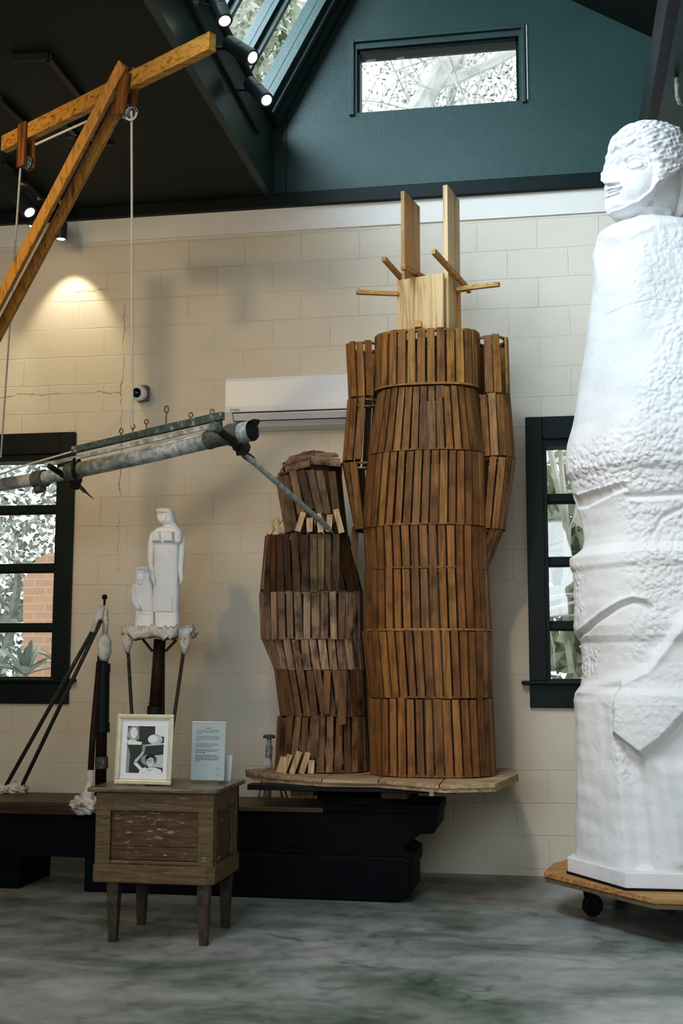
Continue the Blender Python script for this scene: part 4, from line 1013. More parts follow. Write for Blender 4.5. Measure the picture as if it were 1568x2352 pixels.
figurine('plaster_figurine', 'small white plaster woman standing beside a shorter child', 
  [(1168,372,386,1,2.2),(1169.5,364,394,1,2.2),(1172,361,398,1,2.4),(1178,361,400,.95,2.4),(1180,363,401,.9,2.3),(1190,363,402,.9,2.3),(1198,365,404,.9,2.3),(1202,368,405,.8,2.2),(1205,374,407,.7,2),(1209,374,409,.7,2),(1213,362,412,.65,2.2),(1219,354,417,.55,2.5),(1228,351,420,.5,2.8),(1246,352,419,.52,3),(1252,355,412,.52,3),(1300,355,411,.55,3),(1360,353,412,.6,3),(1372,352,413,.6,3),(1373,351,412,.6,3.5),(1405,353,411,.6,3.5),(1407,357,411,.58,3.5),(1441,358,412,.6,3.5)],
  (385,1441),
  [('r',[(355,1223),(374,1223),(376,1246),(355,1246)],.030,.006),('r',[(382,1223),(404,1224),(405,1246),(382,1246)],.030,.006),
   ('r',[(358,1166),(404,1166),(404,1180),(358,1177)],.010,.0018),('l',[(367,1180),(366,1188),(367,1193)],.016,.0035),('r',[(370,1182),(379,1181),(379,1188),(370,1188)],-.010,.0018),('l',[(371,1185.5),(378,1184.5)],.011,.0014),('l',[(367,1197),(372,1196.5)],.008,.0014),('l',[(368,1202),(374,1204),(384,1200),(389,1190)],-.007,.0025),
   ('r',[(390,1180),(405,1178),(414,1212),(396,1206)],.016,.0025),('l',[(386,1184),(388,1190),(386,1193)],.010,.002),('r',[(372,1205),(392,1202),(396,1212),(376,1213)],-.015,.004),
   ('r',[(366,1373),(401,1373),(401,1406),(366,1404)],.008,.003)],
  [([(354,1224,0),(349,1245,.01),(346,1275,.0),(347,1300,-.01),(350,1312,-.03)],[.022,.024,.021,.017,.014]),
   ([(350,1312,-.03),(352,1330,-.05),(355,1345,-.05)],[.016,.014,.006]),
   ([(414,1226,.02),(418,1250,.02),(416,1290,.01),(415,1315,-.02),(417,1330,-.03),(414,1344,-.03)],[.024,.024,.019,.016,.014,.005])])
figurine('plaster_figurine', 'small white plaster child with long hair left of the woman',
  [(1302,322,336,1,2.2),(1303.5,317,343,1,2.2),(1307,313,346,1,2.3),(1318,312,347,.9,2.3),(1332,311,348,.8,2.3),(1338,311,349,.7,2.4),(1345,308,351,.6,2.6),(1360,308,352,.55,2.8),(1385,312,353,.55,3),(1400,312,354,.6,3),(1412,312,355,.6,3),(1420,312,355,.6,3),(1441,311,356,.65,3.2)],
  (333,1441),
  [('r',[(322,1311),(346,1310),(345,1322),(338,1331),(328,1329),(322,1320)],-.012,.002),('l',[(334,1321),(334,1329)],.008,.008),('l',[(318,1309),(330,1307),(346,1309)],.006,.002),
   ('l',[(324,1315),(331,1315)],.009,.0015),('l',[(338,1314),(344,1314)],.009,.0015),('l',[(335,1311),(335,1321)],.013,.002),('l',[(332,1326),(338,1326)],.007,.0014),
   ('r',[(320,1328),(332,1332),(335,1342),(323,1344)],.008,.004),('l',[(319,1400),(352,1402)],.006,.006),('l',[(319,1412),(352,1413)],-.005,.003),
   ('l',[(321,1438),(326,1437)],.012,.003),('l',[(330,1438),(335,1438)],.012,.003)],
  [([(312,1342,-.0),(308,1358,-.0),(308,1380,-.02),(314,1392,-.05),(320,1399,-.07)],[.018,.020,.018,.015,.008])])
# stand
sd_t = thing('modelling_stand', at(360, 1800, Y=SYm), 'rusty central pole with thin rods carrying a ragged plaster tray', 'stand')
sd_t.location.z = .512
n = 90; rgs = np.random.default_rng(3); vs = []
c0 = np.array(at(365, 1452, Y=SYm))
for j, (z, s) in enumerate(((.028, .80), (.030, .97), (.015, 1.04), (-.015, 1.08), (-.032, 1.0), (-.034, .55))):
    for k in range(n):
        a = 2*pi*k/n; w_ = 1+.10*sin(5*a+1)+.07*sin(11*a+2+j)+.05*rgs.normal()*(.5)
        vs.append((c0[0]+.20*s*w_*cos(a), SYm+.16*s*w_*sin(a), c0[2]+z+(.012*sin(7*a)+.008*rgs.normal())*(1 if 0 < j < 5 else .3)))
mb = MB(); mb.add(vs, [(i*n+k, i*n+(k+1)%n, (i+1)*n+(k+1)%n, (i+1)*n+k) for i in range(5) for k in range(n)]+[tuple(range(n))[::-1], tuple(5*n+k for k in range(n))][::1])
mb.build('plaster_tray', M_PLASD, sd_t, smooth=True)
A3 = lambda x, y, dy=0: np.array(at(x, y, Y=SYm+dy))
pb_ = A3(353, 1800); pb_[2] = .512
MB().tube([A3(367,1468), A3(356,1640)], [.036,.040], 18).tube([A3(356,1640), pb_], [.043,.043], 18).build('pole', M_RUST, sd_t, smooth=True)
MB().tube([A3(356,1622), A3(355,1640)], .047, 18).build('pole_sleeve', M_NAVY, sd_t)
for a, b in (((326,1466),(350,1496)), ((405,1470),(380,1496))): MB().bar(A3(*a,-.02), A3(*b,-.02), .012, .014).build('bracket', M_BLACK, sd_t)
for (a, b, dy) in (((293,1478),(306,1700),-.08), ((424,1478),(388,1730),-.08), ((375,1490),(374,1700),.14)):
    e = A3(b[0], b[1], dy); d0 = A3(*a, dy); e2 = d0+(e-d0)*((d0[2]-.512)/(d0[2]-e[2]))
    MB().tube([d0, e2], .011, 10).build('rod', M_ROD, sd_t, smooth=True)
for a in ((293,1478), (424,1480)): MB().tube([A3(a[0],a[1]-18,-.07), A3(a[0],a[1],-.08), A3(a[0],a[1]+22,-.08)], [.045,.030,.013], 12).build('plaster_drip', M_PLASD, sd_t, smooth=True)

# armature at the far left
ar = thing('plaster_armature', (-3.0, 7.2, .512), 'spattered rods meeting in a plaster-wrapped post with a black ball', 'armature')
ZT = .512
def lump(parent, name, c, r, m, seed, sq=(1,1,1)):
    rg_ = np.random.default_rng(seed); mb = MB(); nu, nv = 26, 36; vs = []
    for i in range(nu+1):
        u = pi*i/nu
        for k in range(nv):
            v_ = 2*pi*k/nv; d = np.array([sin(u)*cos(v_), sin(u)*sin(v_), cos(u)])
            w_ = 1+.13*sin(4*d[0]+3*d[1]*2+seed)+.10*sin(9*d[2]+7*d[0]+seed*2)+.06*sin(17*d[1]+13*d[2])+.03*rg_.normal()
            vs.append(np.array(c)+d*w_*r*np.array(sq))
    mb.add(vs, [(i*nv+k, (i+1)*nv+k, (i+1)*nv+(k+1)%nv, i*nv+(k+1)%nv) for i in range(nu) for k in range(nv)])
    return mb.build(name, m, parent, smooth=True)
A4 = lambda x, y, Y: np.array(at(x, y, Y=Y))
top = A4(238, 1400, 7.15)
def toz(a, b, z=ZT): return a+(b-a)*((a[2]-z)/(a[2]-b[2]))
f1 = np.array(at(4, 1822, Z=ZT)); f2 = np.array(at(42, 1822, Z=ZT))
for a, b in ((A4(226,1425,7.15), f1), (A4(232,1425,7.12), f2)):
    MB().tube([a, b], .0125, 10).build('rod', M_ROD, ar, smooth=True)
MB().tube([A4(234,1392,7.15), A4(228,1415,7.15), A4(212,1452,7.13)], [.020,.026,.014], 14).build('plaster_wrap', M_PLASD, ar, smooth=True)
MB().tube([A4(241,1388,7.17), A4(243,1430,7.17), A4(240,1465,7.2)], [.016,.020,.016], 12).build('plaster_wrap', M_PLASD, ar, smooth=True)
MB().tube([A4(241,1455,7.2), A4(239,1472,7.2), A4(240,1498,7.2), A4(236,1520,7.2)], [.020,.045,.042,.032], 20).build('plaster_wrap', M_PLASD, ar, smooth=True)
MB().tube([A4(240,1391,7.16), A4(240,1376,7.16)], .008, 8).lathe(A4(240,1371,7.16)-np.array([0,0,.018]), [(.004,0),(.014,.005),(.018,.016),(.014,.029),(.004,.034)], 16).build('ball_finial', M_BLACK, ar)
pt = A4(236, 1505, 7.2); pbm = A4(231, 1800, 7.2); pbm = toz(pt, pbm)
MB().tube([pt, pbm], .034, 16).build('post', M_RUST, ar, smooth=True)
MB().tube([A4(237,1528,7.19), A4(235,1678,7.19)], .040, 16).tube([A4(237,1524,7.19), A4(237,1545,7.19)], .044, 16).tube([A4(235,1660,7.19), A4(235,1682,7.19)], .045, 16).build('post_sleeve', M_NAVY, ar)
MB().tube([A4(233,1738,7.19), A4(233,1765,7.19)], .040, 16).build('post_collar', M_COLLAR, ar)
MB().tube([A4(228,1520,7.0), A4(213,1690,6.95), A4(207,1790,6.93)], .018, 12).build('leaning_pipe', M_RUST, ar, smooth=True)
MB().tube([A4(208,1770,6.93), A4(204,1815,6.9), A4(198,1835,6.88)], [.020,.022,.05], 14).build('plaster_drip', M_PLASD, ar, smooth=True)
c = A4(196, 1848, 6.88); lump(ar, 'plaster_foot', c, .085, M_PLASD, 3, (1.05, .8, .62))
lump(ar, 'plaster_foot', f1+np.array([.02,0,.025]), .06, M_PLASD, 5, (1.0, .8, .5)); lump(ar, 'plaster_foot', f2+np.array([-.01,0,.03]), .07, M_PLASD, 7, (1.0, .8, .6))

# third stand behind the slatted figures
rs = thing('round_topped_stand', (-1.87, 7.44, .512), 'grey steel post with a mushroom top behind the weathered figure', 'stand')
A5 = lambda x, y: np.array(at(x, y, Y=7.62))
b5 = A5(615, 1830); b5[2] = 0.0; rs.location = b5
t5 = A5(618, 1692)
MB().tube([b5, A5(617,1742)], .020, 14).tube([A5(617,1740), A5(618,1712)], .022, 14).tube([A5(618,1714), t5], .014, 12).build('post', M_STEEL, rs)
MB().lathe(t5+np.array([0,0,-.012]), [(.018,0),(.038,.004),(.040,.014),(.034,.022),(.012,.026)], 20).build('mushroom_top', M_COLLAR, rs)
MB().tube([A5(617,1738), A5(614,1762)], [.018, .034], 14).build('plaster_wrap', M_PLASD, rs)
for a, b in (((603,1785),(575,1840)), ((640,1800),(668,1840))):
    aa, bb = A5(*a), A5(*b); bb = toz(aa, bb, .0); bb[0] = aa[0]+(bb[0]-aa[0])*.38; MB().tube([aa, bb], .008, 8).build('stay', M_STEEL, rs); MB().tube([aa+np.array([.03,0,0]), bb+np.array([.03,0,0])], .006, 8).build('stay', M_STEEL, rs)

# ------------------------------------------------------------------ cabinet
cb = thing('wooden_cabinet', (-1.90, 6.01, 0), 'worn brown wooden pedestal cabinet with panelled sides on tapered legs', 'cabinet')
CX0, CX1, CY0, CY1 = -2.215, -1.622, 5.76, 6.24
ZT_ = .745; zb0, zb1 = .29, .372; zt0 = .625
m = MB()
m.prism([(CX0-.035, CY0-.035),(CX1-.0, CY0-.035),(CX1+.03, CY0-.0),(CX1+.03, CY1+.02),(CX0-.035, CY1+.02)], .715, .737); m.build('top_board', M_CABT, cb, bevel=.006)
MB().box(CX0, CX1, CY0, CY0+.02, zt0, .715).build('apron', M_CAB, cb, bevel=.003)
MB().box(CX1-.02, CX1, CY0+.02, CY1, zt0, .715).build('apron', M_CAB, cb, bevel=.003)
MB().box(CX0, CX0+.02, CY0+.02, CY1, zt0, .715).build('apron', M_CAB, cb)
for x0, x1, y0, y1 in ((CX0, CX0+.075, CY0, CY0+.02), (CX1-.075, CX1, CY0, CY0+.02), (CX1-.02, CX1, CY0+.02, CY0+.07), (CX1-.02, CX1, CY1-.07, CY1), (CX0, CX0+.02, CY0+.02, CY0+.07), (CX0, CX0+.02, CY1-.07, CY1)):
    MB().box(x0, x1, y0, y1, zb1, zt0).build('stile', M_CAB, cb, bevel=.002)
MB().box(CX0+.075, CX1-.075, CY0+.022, CY0+.032, zb1+.085, zt0).build('front_panel', M_CABD, cb)
MB().box(CX0+.075, CX1-.075, CY0+.017, CY0+.032, zb1+.020, zb1+.083).build('front_panel', M_CABD, cb, bevel=.002)
MB().box(CX0+.075, CX1-.075, CY0+.008, CY0+.025, zb1, zb1+.018).build('panel_moulding', M_CAB, cb, bevel=.004)
MB().box(CX1-.032, CX1-.022, CY0+.07, CY1-.07, zb1, zt0).build('side_panel', M_CABD, cb)
MB().box(CX1-.025, CX1-.010, CY1-.095, CY1-.07, zb1, zt0).build('panel_moulding', M_CAB, cb, bevel=.004)
MB().box(CX0+.022, CX0+.032, CY0+.07, CY1-.07, zb1, zt0).build('side_panel', M_CABD, cb)
MB().box(CX0, CX1, CY1-.02, CY1, zb0, zt0+.09).build('back_panel', M_CABD, cb)
MB().prism([(CX0-.006, CY0-.008),(CX1-.03, CY0-.008),(CX1+.006, CY0+.02),(CX1+.006, CY1),(CX0-.006, CY1)], zb0-.005, zb1).build('base_rail', M_CAB, cb, bevel=.006)
for lx, ly in ((-2.128,5.806), (-1.673,5.793+.01), (-2.123,6.205), (-1.676,6.205)):
    mb = MB(); q = lambda s, z, ox=0: [(lx-s+ox,ly-s,z),(lx+s+ox,ly-s,z),(lx+s+ox,ly+s,z),(lx-s+ox,ly+s,z)]
    mb.hexa(q(.019, 0)+q(.031, zb0-.004)); mb.build('leg', M_CABL, cb, bevel=.003)
# framed photo
TOPZ = .738
fr = thing('framed_photo', (-2.03, 5.90, TOPZ), 'champagne framed black and white photo of a person reaching upward', 'picture')
fl, frt = np.array(at(263, 1794, Z=TOPZ)), np.array(at(397, 1791, Z=TOPZ))
fx0 = fl[0]; FYf = 5.88
fl = np.array(at(264, 1793, Y=FYf)); frr = np.array(at(397, 1790, Y=FYf)); ftop = at(270, 1641, Y=FYf+.03)
W_ = frr[0]-fl[0]; Hh = ftop[2]-TOPZ
tilt = math.atan2(.03, Hh)
fo = np.array([fl[0]+.000, FYf, TOPZ+.003]); vx = np.array([cos(-.06), sin(-.06), 0]); vz = np.array([0, sin(tilt), cos(tilt)]); vy = np.cross(vz, vx)
def fbox(mb, u0, u1, v0, v1, d0, d1, mi=0):
    q_ = lambda u, v, d: fo+vx*u+vz*v+vy*d
    mb.hexa([q_(u0,v0,d1), q_(u1,v0,d1), q_(u1,v0,d0), q_(u0,v0,d0), q_(u0,v1,d1), q_(u1,v1,d1), q_(u1,v1,d0), q_(u0,v1,d0)], mi)
fw_ = .020; m = MB()
for b in ((0,W_,0,fw_),(0,W_,Hh-fw_,Hh),(0,fw_,fw_,Hh-fw_),(W_-fw_,W_,fw_,Hh-fw_)): fbox(m, *b, -.016, 0)
m.build('frame', M_GOLD, fr, bevel=.003)
m = MB()
for b in ((fw_,W_-fw_,fw_,fw_+.006),(fw_,W_-fw_,Hh-fw_-.006,Hh-fw_),(fw_,fw_+.006,fw_,Hh-fw_),(W_-fw_-.006,W_-fw_,fw_,Hh-fw_)): fbox(m, *b, -.010, 0)
m.build('inner_lip', M_GOLD, fr)
m = MB(); fbox(m, fw_, W_-fw_, fw_, Hh-fw_, -.003, 0); mountp = m.build('mount', M_MAT, fr)
m = MB(); fbox(m, .01, W_-.01, .01, Hh-.01, 0, .004); m.build('backing', M_BLACK, fr)
m = MB(); 
q_ = lambda u, v, d: fo+vx*u+vz*v+vy*d
m.add([q_(W_/2-.03,.2,.004), q_(W_/2+.03,.2,.004), q_(W_/2+.03,0,.10)*[1,1,0]+[0,0,TOPZ], q_(W_/2-.03,0,.10)*[1,1,0]+[0,0,TOPZ]], [(0,1,2,3)]); m.build('easel_back', M_BLACK, fr)
# photo content: u,v in 0..1 of the print, drawn as flat shapes
greys = [mat('photo_grey_%d' % i, (g*.94, g, g*.97), .5) for i, g in enumerate((.025,.06,.14,.32,.55,.78))]
pu0, pu1, pv0, pv1 = W_*.185, W_*.835, Hh*.16, Hh*.83
m = MB()
def shp(pts, g, lvl):
    n = len(pts); m.add([q_(pu0+(pu1-pu0)*x, pv0+(pv1-pv0)*(1-y), -.0036-.00012*lvl) for x, y in pts], [tuple(range(n))[::-1]], g)
def circ(cx, cy, rx, ry, g, lvl, n=20): shp([(cx+rx*cos(2*pi*k/n), cy+ry*sin(2*pi*k/n)) for k in range(n)], g, lvl)
shp([(0,0),(1,0),(1,1),(0,1)], 1, 0); shp([(.75,0),(1,0),(1,.22),(.75,.20)], 5, 1)
circ(.16,.17,.15,.17,4,1); shp([(.02,.05),(.12,0),(.3,0),(.33,.28),(.05,.28)], 3, 2); circ(.17,.15,.10,.12,5,3); shp([(.0,.30),(.12,.30),(.40,.34),(.40,.40),(.02,.40)], 5, 2)
circ(.76,.28,.20,.11,4,1); circ(.70,.27,.13,.08,5,2); shp([(.45,.40),(1,.35),(1,.39),(.46,.43)], 4, 2); shp([(.45,.45),(1,.40),(1,.60),(.7,.62),(.45,.60)], 1, 1)
shp([(.70,.63),(1,.60),(1,.88),(.72,.86)], 4, 1); circ(.62,.72,.22,.12,3,1); shp([(.02,.42),(.10,.6),(.08,1),(0,1),(0,.42)], 3, 1)
shp([(.45,.46),(.50,.52),(.46,.60),(.30,.76),(.20,.80),(.24,.72),(.40,.58)], 4, 3); circ(.46,.47,.045,.09,3,4)
shp([(.20,.80),(.30,.78),(.45,.90),(.52,.87),(.56,.90),(.76,.87),(.95,.92),(1,1),(.35,1),(.38,.94)], 5, 3)
shp([(.52,.66),(.57,.61),(.64,.585),(.73,.60),(.79,.67),(.79,.75),(.53,.75)], 0, 4); circ(.66,.76,.10,.13,4,5); shp([(.55,.66),(.64,.62),(.74,.64),(.78,.70),(.74,.68),(.66,.66),(.57,.71)], 0, 6)
circ(.62,.73,.018,.012,0,6,8); circ(.70,.72,.018,.012,0,6,8); shp([(.62,.81),(.71,.80),(.68,.83),(.64,.83)], 5, 6); shp([(.65,.74),(.67,.74),(.68,.78),(.65,.78)], 3, 6)
shp([(.56,.88),(.66,.93),(.76,.87),(.70,.96),(.60,.96)], 4, 5)
m.build('photo_print', greys, mountp)
# acrylic sign
sg = thing('acrylic_sign', at(475, 1785, Z=TOPZ), 'clear acrylic holder with a printed text sheet on the cabinet', 'sign')
SGY = 6.03; a = np.array(at(436, 1786, Y=SGY)); b = np.array(at(516, 1790, Y=SGY)); top_ = at(434, 1657, Y=SGY+.02)
sw = b[0]-a[0]; sh = top_[2]-TOPZ-.003; fo = np.array([a[0], SGY, TOPZ+.004]); vx = np.array([cos(-.03), sin(-.03), 0]); tl = math.atan2(.02, sh); vz = np.array([0, sin(tl), cos(tl)]); vy = np.cross(vz, vx)
m = MB(); fbox(m, 0, sw, 0, sh, -.004, -.0015); fbox(m, 0, sw, 0, .003, -.004, .055); m.build('acrylic_holder', M_ACRYL, sg)
m = MB(); fbox(m, 0, sw, sh-.004, sh, -.0042, .001); m.build('top_edge', M_MAT, sg)
m = MB(); fbox(m, .002, sw-.002, .010, sh-.004, -.001, 0); sheetp = m.build('text_sheet', M_PAPER, sg)
m = MB(); rg = random.Random(12)
def tline(v, u0, u1, dark=0, h=.0042):
    u = u0
    while u < u1-.02:
        w_ = .02+.07*rg.random(); e = min(u+w_, u1); 
        fbox(m, sw*u, sw*e, sh*v, sh*v+h*.62, -.0014, -.001, dark); u = e+.012
tline(.885, .43, .55, 1, .005)
for v, e, dk in ((.845,.83,0),(.820,.80,0),(.795,.32,0),(.748,.80,0),(.724,.83,0),(.700,.82,0),(.672,.22,0),(.628,.75,0),(.605,.82,0),(.578,.66,0),(.532,.84,0),(.508,.78,1),(.482,.44,1),(.436,.76,1),(.412,.84,1),(.388,.80,1),(.364,.83,1),(.340,.28,1)): tline(v, .14, e, dk)
q_ = lambda u, v, d: fo+vx*u+vz*v+vy*d
for rx, ry in ((.055,.068),(.018,.060)):
    nn = 28
    for k in range(nn):
        a1, a2 = 2*pi*k/nn, 2*pi*(k+1)/nn
        P1 = [q_(sw*(.80+rx*s*cos(a_)), sh*(.17+ry*s*sin(a_)), -.0012) for a_, s in ((a1,1),(a2,1),(a2,.93),(a1,.93))]
        m.add(P1, [(0,1,2,3)], 0)
m.build('printed_text', [M_INK, M_INKD], sheetp)
cd = MB(); SGY = 6.14; a = np.array(at(500, 1778, Y=SGY)); b = np.array(at(529, 1779, Y=SGY)); tz = at(532, 1735, Y=SGY)[2]
cd.add([(a[0],SGY,TOPZ),(b[0],SGY,TOPZ),(b[0]+.006,SGY+.015,tz),(a[0],SGY+.015,tz),(a[0],SGY+.003,TOPZ),(b[0],SGY+.003,TOPZ),(b[0]+.006,SGY+.018,tz),(a[0],SGY+.018,tz)], [(0,1,2,3),(7,6,5,4),(0,4,5,1),(1,5,6,2),(2,6,7,3),(3,7,4,0)])
tag(cd.build('white_card', M_MAT), 'small white card leaning behind the acrylic sign', 'card')

# ------------------------------------------------------------------ things on the wall
ac = thing('air_conditioner', (-1.75, WY, 2.93), 'white wall-mounted split air conditioner partly behind the slatted figure', 'air conditioner')
Yf = 7.78
def AZ(px, py, Y=Yf): return at(px, py, Y=Y)[2]
aX0 = at(517, 870, Y=Yf)[0]; aX1 = aX0+.98; zt = AZ(600, 864); zb = AZ(600, 975)
prof = [(WY-.002, zt+.005), (Yf+.03, zt+.004), (Yf+.008, zt-.006), (Yf, zt-.03), (Yf-.004, zb+.13), (Yf+.003, zb+.095), (Yf+.035, zb+.06), (Yf+.06, zb+.03), (Yf+.10, zb+.005), (WY-.002, zb-.008)]
o = MB().extr([(y, z) for y, z in prof][::-1], aX0, aX1).build('housing', M_ACW, ac, bevel=.006)
s0 = (Yf+.012, zb+.082); 
MB().extr([(Yf+.010, zb+.092), (Yf+.052, zb+.038), (Yf+.046, zb+.033), (Yf+.002, zb+.088)][::-1], aX0+.05, aX1-.05).build('air_slot', M_ACG, ac)
MB().extr([(Yf-.006, zb+.078), (Yf+.030, zb+.040), (Yf+.026, zb+.035), (Yf-.010, zb+.073)][::-1], aX0+.06, aX1-.06).build('louvre', M_ACW, ac)
fc = bpy.data.curves.new('logo', 'FONT'); fc.body = 'DAIKIN'; fc.size = .020; fc.extrude = .0004
fo_ = bpy.data.objects.new('logo', fc); C.objects.link(fo_)
bpy.context.view_layer.update()
me = bpy.data.meshes.new_from_object(fo_.evaluated_get(bpy.context.evaluated_depsgraph_get())); bpy.data.objects.remove(fo_)
lo = bpy.data.objects.new('brand_lettering', me); C.objects.link(lo); me.materials.clear(); me.materials.append(M_GREYB)
lo.parent = ac; p_ = at(528, 944, Y=Yf-.006); lo.location = (p_[0]-ac.location[0], Yf-.0055-ac.location[1], p_[2]-ac.location[2]); lo.rotation_euler = (radians(90), 0, 0)

cm = thing('security_camera', at(325, 903, Y=7.95), 'small white round security camera on the cream wall', 'camera')
q = at(328, 904, Y=7.97); MB().box(q[0]-.045, q[0]+.040, 7.93, 8.0, q[2]-.052, q[2]+.052).build('mount_box', M_GREYB, cm, bevel=.003)
q = np.array(at(320, 903, Y=7.90)); Mq = Vector((-.15,-1,-.15)).to_track_quat('Z','Y').to_matrix(); d_ = np.array(Vector((-.15,-1,-.15)).normalized())
MB().lathe(q, [(.046,-.03),(.054,0),(.055,.02),(.050,.035),(.036,.042)], 32, M=Mq).build('housing', M_ACW, cm, smooth=True)
MB().lathe(q+d_*.036, [(.036,0),(.034,.012),(.026,.024),(.012,.031),(.001,.033)], 28, M=Mq).build('lens_dome', mat('black_dome', (.004,.004,.005), .08, spec=.6), cm, smooth=True)

# ------------------------------------------------------------------ track lights
def spot(p, aim, power, col=(1,.80,.52), size=55, blend=.6, r=.02):
    l = bpy.data.lights.new('spot', 'SPOT'); l.energy = power; l.color = col; l.spot_size = radians(size); l.spot_blend = blend; l.shadow_soft_size = r
    o = bpy.data.objects.new('spot_lamp', l); C.objects.link(o); o.location = p
    o.rotation_euler = (Vector(aim)-Vector(p)).to_track_quat('-Z', 'Y').to_euler(); return o
def track_lamp(tail, lens, stem_to, label, power, aim=None, r=.045, group='black track spotlights', size=50):
    tail, lens, st = map(lambda q: np.array(q, float), (tail, lens, stem_to)); d = (lens-tail)/np.linalg.norm(lens-tail)
    t = thing('track_spotlight', tuple(st), label, 'spotlight', group)
    L_ = np.linalg.norm(lens-tail)
    MB().tube([tail, tail+d*.008, tail+d*L_*.5, tail+d*L_*.5, tail+d*(L_*.52), tail+d*(L_*.53), lens], [r*.8, r, r, r*.95, r*.95, r, r], 28).build('housing', M_LAMP, t, smooth=False)
    autosmooth(t.children[0])
    MB().tube([lens-d*.002, lens+d*.0015], r*.70, 24).build('lens', M_BULB, t.children[0])
    mid_ = tail+d*L_*.45
    MB().tube([st, mid_], .008, 10).build('stem', M_LAMP, t)
    MB().tube([st-np.array([.02,0,0]), st+np.array([.02,0,0])], .016, 10).build('track_adaptor', M_SILV, t)
    if aim is None: aim = lens+d
    spot(tuple(lens+d*.02), tuple(aim), power, size=size)
XF = -1.86
rail = MB(); a, b = np.array(at(441, 18, X=XF+.0)), np.array(at(594, 305, X=XF)); dr = (a-b)/np.linalg.norm(a-b); a = a+dr*3
rail.bar(a, b, .022, .034); tag(rail.build('lamp_track', M_BLACK), 'black lighting track on the green fascia beside the skylight', 'track')
for (tx, ty, lx, ly, sx, sy, lab, pw) in ((492,-12,516,48,448,8,'black spotlight at the top of the skylight track nearest the camera',30), (523,98,580,132,500,112,'lit black spotlight in the middle of the skylight track',40), (574,190,612,230,549,207,'lit black spotlight lowest on the track by the skylight corner',40)):
    st = np.array(at(sx, sy, X=XF)); Yl = st[1]-.05
    tl_ = np.array(at(tx, ty, X=XF+.10)); ln = np.array(at(lx, ly, X=XF+.10+(.08 if ty < 0 else (.165 if ty < 150 else .135))))
    track_lamp(tl_, ln, st, lab, pw)
rail = MB(); zr = HW-.03; a, b = np.array(at(10, 372, Z=zr)), np.array(at(150, 498, Z=zr)); 
rail.bar(a, b, .03, .03); tag(rail.build('lamp_track', M_BLACK), 'black lighting track under the dark ceiling at far left', 'track')
for (tx, ty, lx, ly, sx, sy, Y0, dy, lab, pw, size) in ((33,440,68,488,55,422,6.8,.05,'lit black spotlight at far left facing the room',14,60), (97,480,78,523,93,455,7.3,.10,'black spotlight seen edge-on behind the timber brace',25,60)):
    st = np.array(at(sx, sy, Z=zr)); tl_ = np.array(at(tx, ty, Y=st[1])); ln = np.array(at(lx, ly, Y=st[1]-.10+dy)); 
    track_lamp(tl_, ln, st, lab, pw, r=.050, size=size)
st = np.array(at(150, 500, Z=zr)); tl_ = np.array(at(141, 510, Y=7.74)); ln = np.array(at(140, 549, Y=7.75))
st = np.array([tl_[0], 7.74, zr]); track_lamp(tl_, ln, st, 'lit black downlight against the wall above the bright pool of light', 26, aim=(ln[0], 8.02, 3.6), r=.042, size=70)
# other ceiling items
for (p0, p1, lab) in (((112,130),(188,226),'dark rail crossing the ceiling above the timber jib'), ((0,228),(66,290),'dark rail on the ceiling at the far left edge')):
    m = MB(); m.bar(np.array(at(*p0, Z=HW-.02)), np.array(at(*p1, Z=HW-.02)), .035, .035); tag(m.build('ceiling_rail', M_BLACK), lab, 'rail')
m = MB(); m.bar(np.array(at(30,135,Z=HW-.02)), np.array(at(112,131,Z=HW-.02)), .035, .035); tag(m.build('ceiling_rail', M_BLACK), 'short dark rail across the ceiling at top left', 'rail')
m = MB()
for p0, p1 in (((152,312),(240,306)), ((172,335),(262,328)), ((150,285),(185,318)), ((190,290),(225,330))): m.bar(np.array(at(*p0, Z=HW-.05)), np.array(at(*p1, Z=HW-.05)), .03, .03)
tag(m.build('ceiling_bracket', M_BLACK), 'black metal bracket on the ceiling behind the diagonal brace', 'bracket')
m = MB(); m.tube([np.array(at(1553,178,Z=4.5)), np.array(at(1553,182,Z=4.44)), np.array(at(1555,222,Z=4.36)), np.array(at(1560,236,Z=4.34)), np.array(at(1575,240,Z=4.36))], .012, 10)
tag(m.build('hanging_hook', M_STEEL), 'pale metal hook hanging from the ceiling at top right', 'hook')

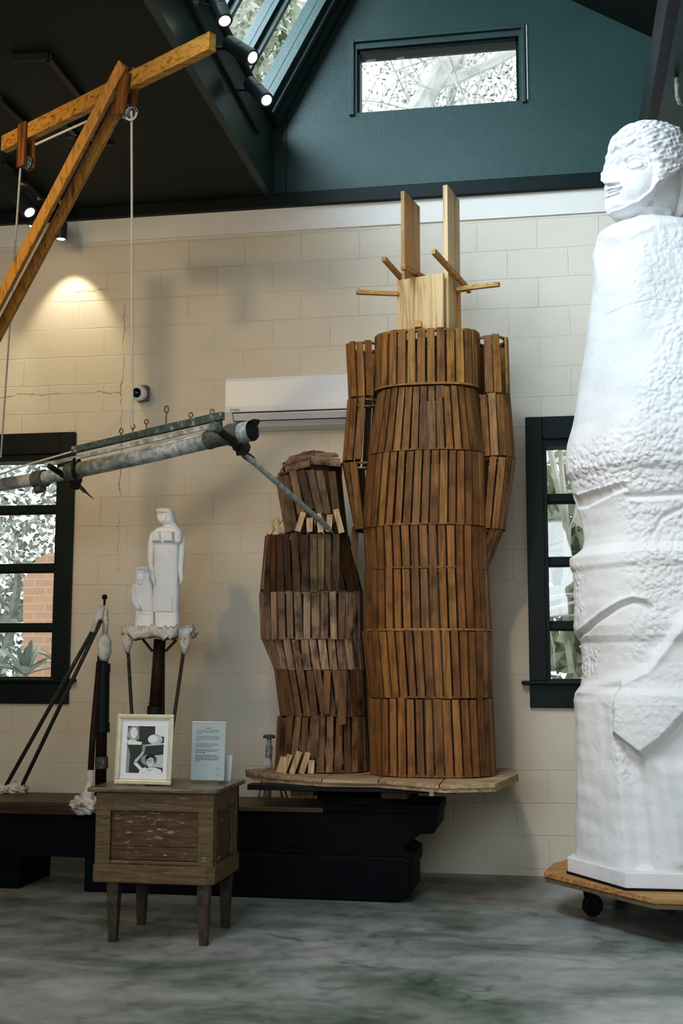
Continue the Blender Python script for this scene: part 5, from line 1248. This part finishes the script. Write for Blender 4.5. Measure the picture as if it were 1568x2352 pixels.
# ------------------------------------------------------------------ light
w = bpy.data.worlds.new('sky'); sc.world = w; w.use_nodes = True
w.node_tree.nodes['Background'].inputs[0].default_value = (.93, .97, 1.0, 1); w.node_tree.nodes['Background'].inputs[1].default_value = 2.1
def area(name, p, aim, sx, sy, e, col):
    l = bpy.data.lights.new(name, 'AREA'); l.shape = 'RECTANGLE'; l.size = sx; l.size_y = sy; l.energy = e; l.color = col
    o = bpy.data.objects.new(name, l); C.objects.link(o); o.location = p; o.rotation_euler = (Vector(aim)-Vector(p)).to_track_quat('-Z', 'Y').to_euler(); return o
# daylight through the skylight (outside the glass, up the slope)
sl_ = area('skylight_daylight', (-2.35, 3.4, 6.6), (.5, 6.2, 3.1), 5.5, 1.6, 560, (.68,.84,1.0)); sl_.data.spread = radians(120)
# added cool fill behind the photographer, standing in for unseen rear openings
area('rear_fill', (-1.2, YB+.15, 2.2), (-.9, 2.6, 0), 4.6, 2.6, 300, (.80,.90,1.0))
area('warm_wall_fill', (-3.9, 3.0, 4.4), (-2.9, 7.9, 1.9), 1.6, 1.6, 70, (1,.70,.38))  # added warm fill for the left wall, no source at this spot

spot((-.9, 3.0, 4.3), (.0, 8.0, .7), 170, (1,.66,.32), 34, .9, .08)  # added unseen spot, warms the lower right of the back wall
spot((-3.6, 3.6, 4.4), (-2.6, 8.0, 2.9), 110, (1,.72,.40), 50, .9, .08)  # added unseen spot, warm wash over the left of the back wall
sc.view_settings.view_transform = 'Standard'; sc.view_settings.look = 'None'; sc.view_settings.exposure = 0
vs2 = sc.view_settings; vs2.use_curve_mapping = True; cm_ = vs2.curve_mapping; cc_ = cm_.curves[3]
for p_ in ((.04, .026), (.18, .165), (.5, .52)): cc_.points.new(*p_)
cc_.points[-1].location = (1.0, .96); cm_.update()
sc.cycles.use_denoising = True
sc.cycles.max_bounces = 7; sc.cycles.diffuse_bounces = 4; sc.cycles.transparent_max_bounces = 16
sc.cycles.sample_clamp_indirect = 6; sc.cycles.caustics_reflective = False; sc.cycles.caustics_refractive = False
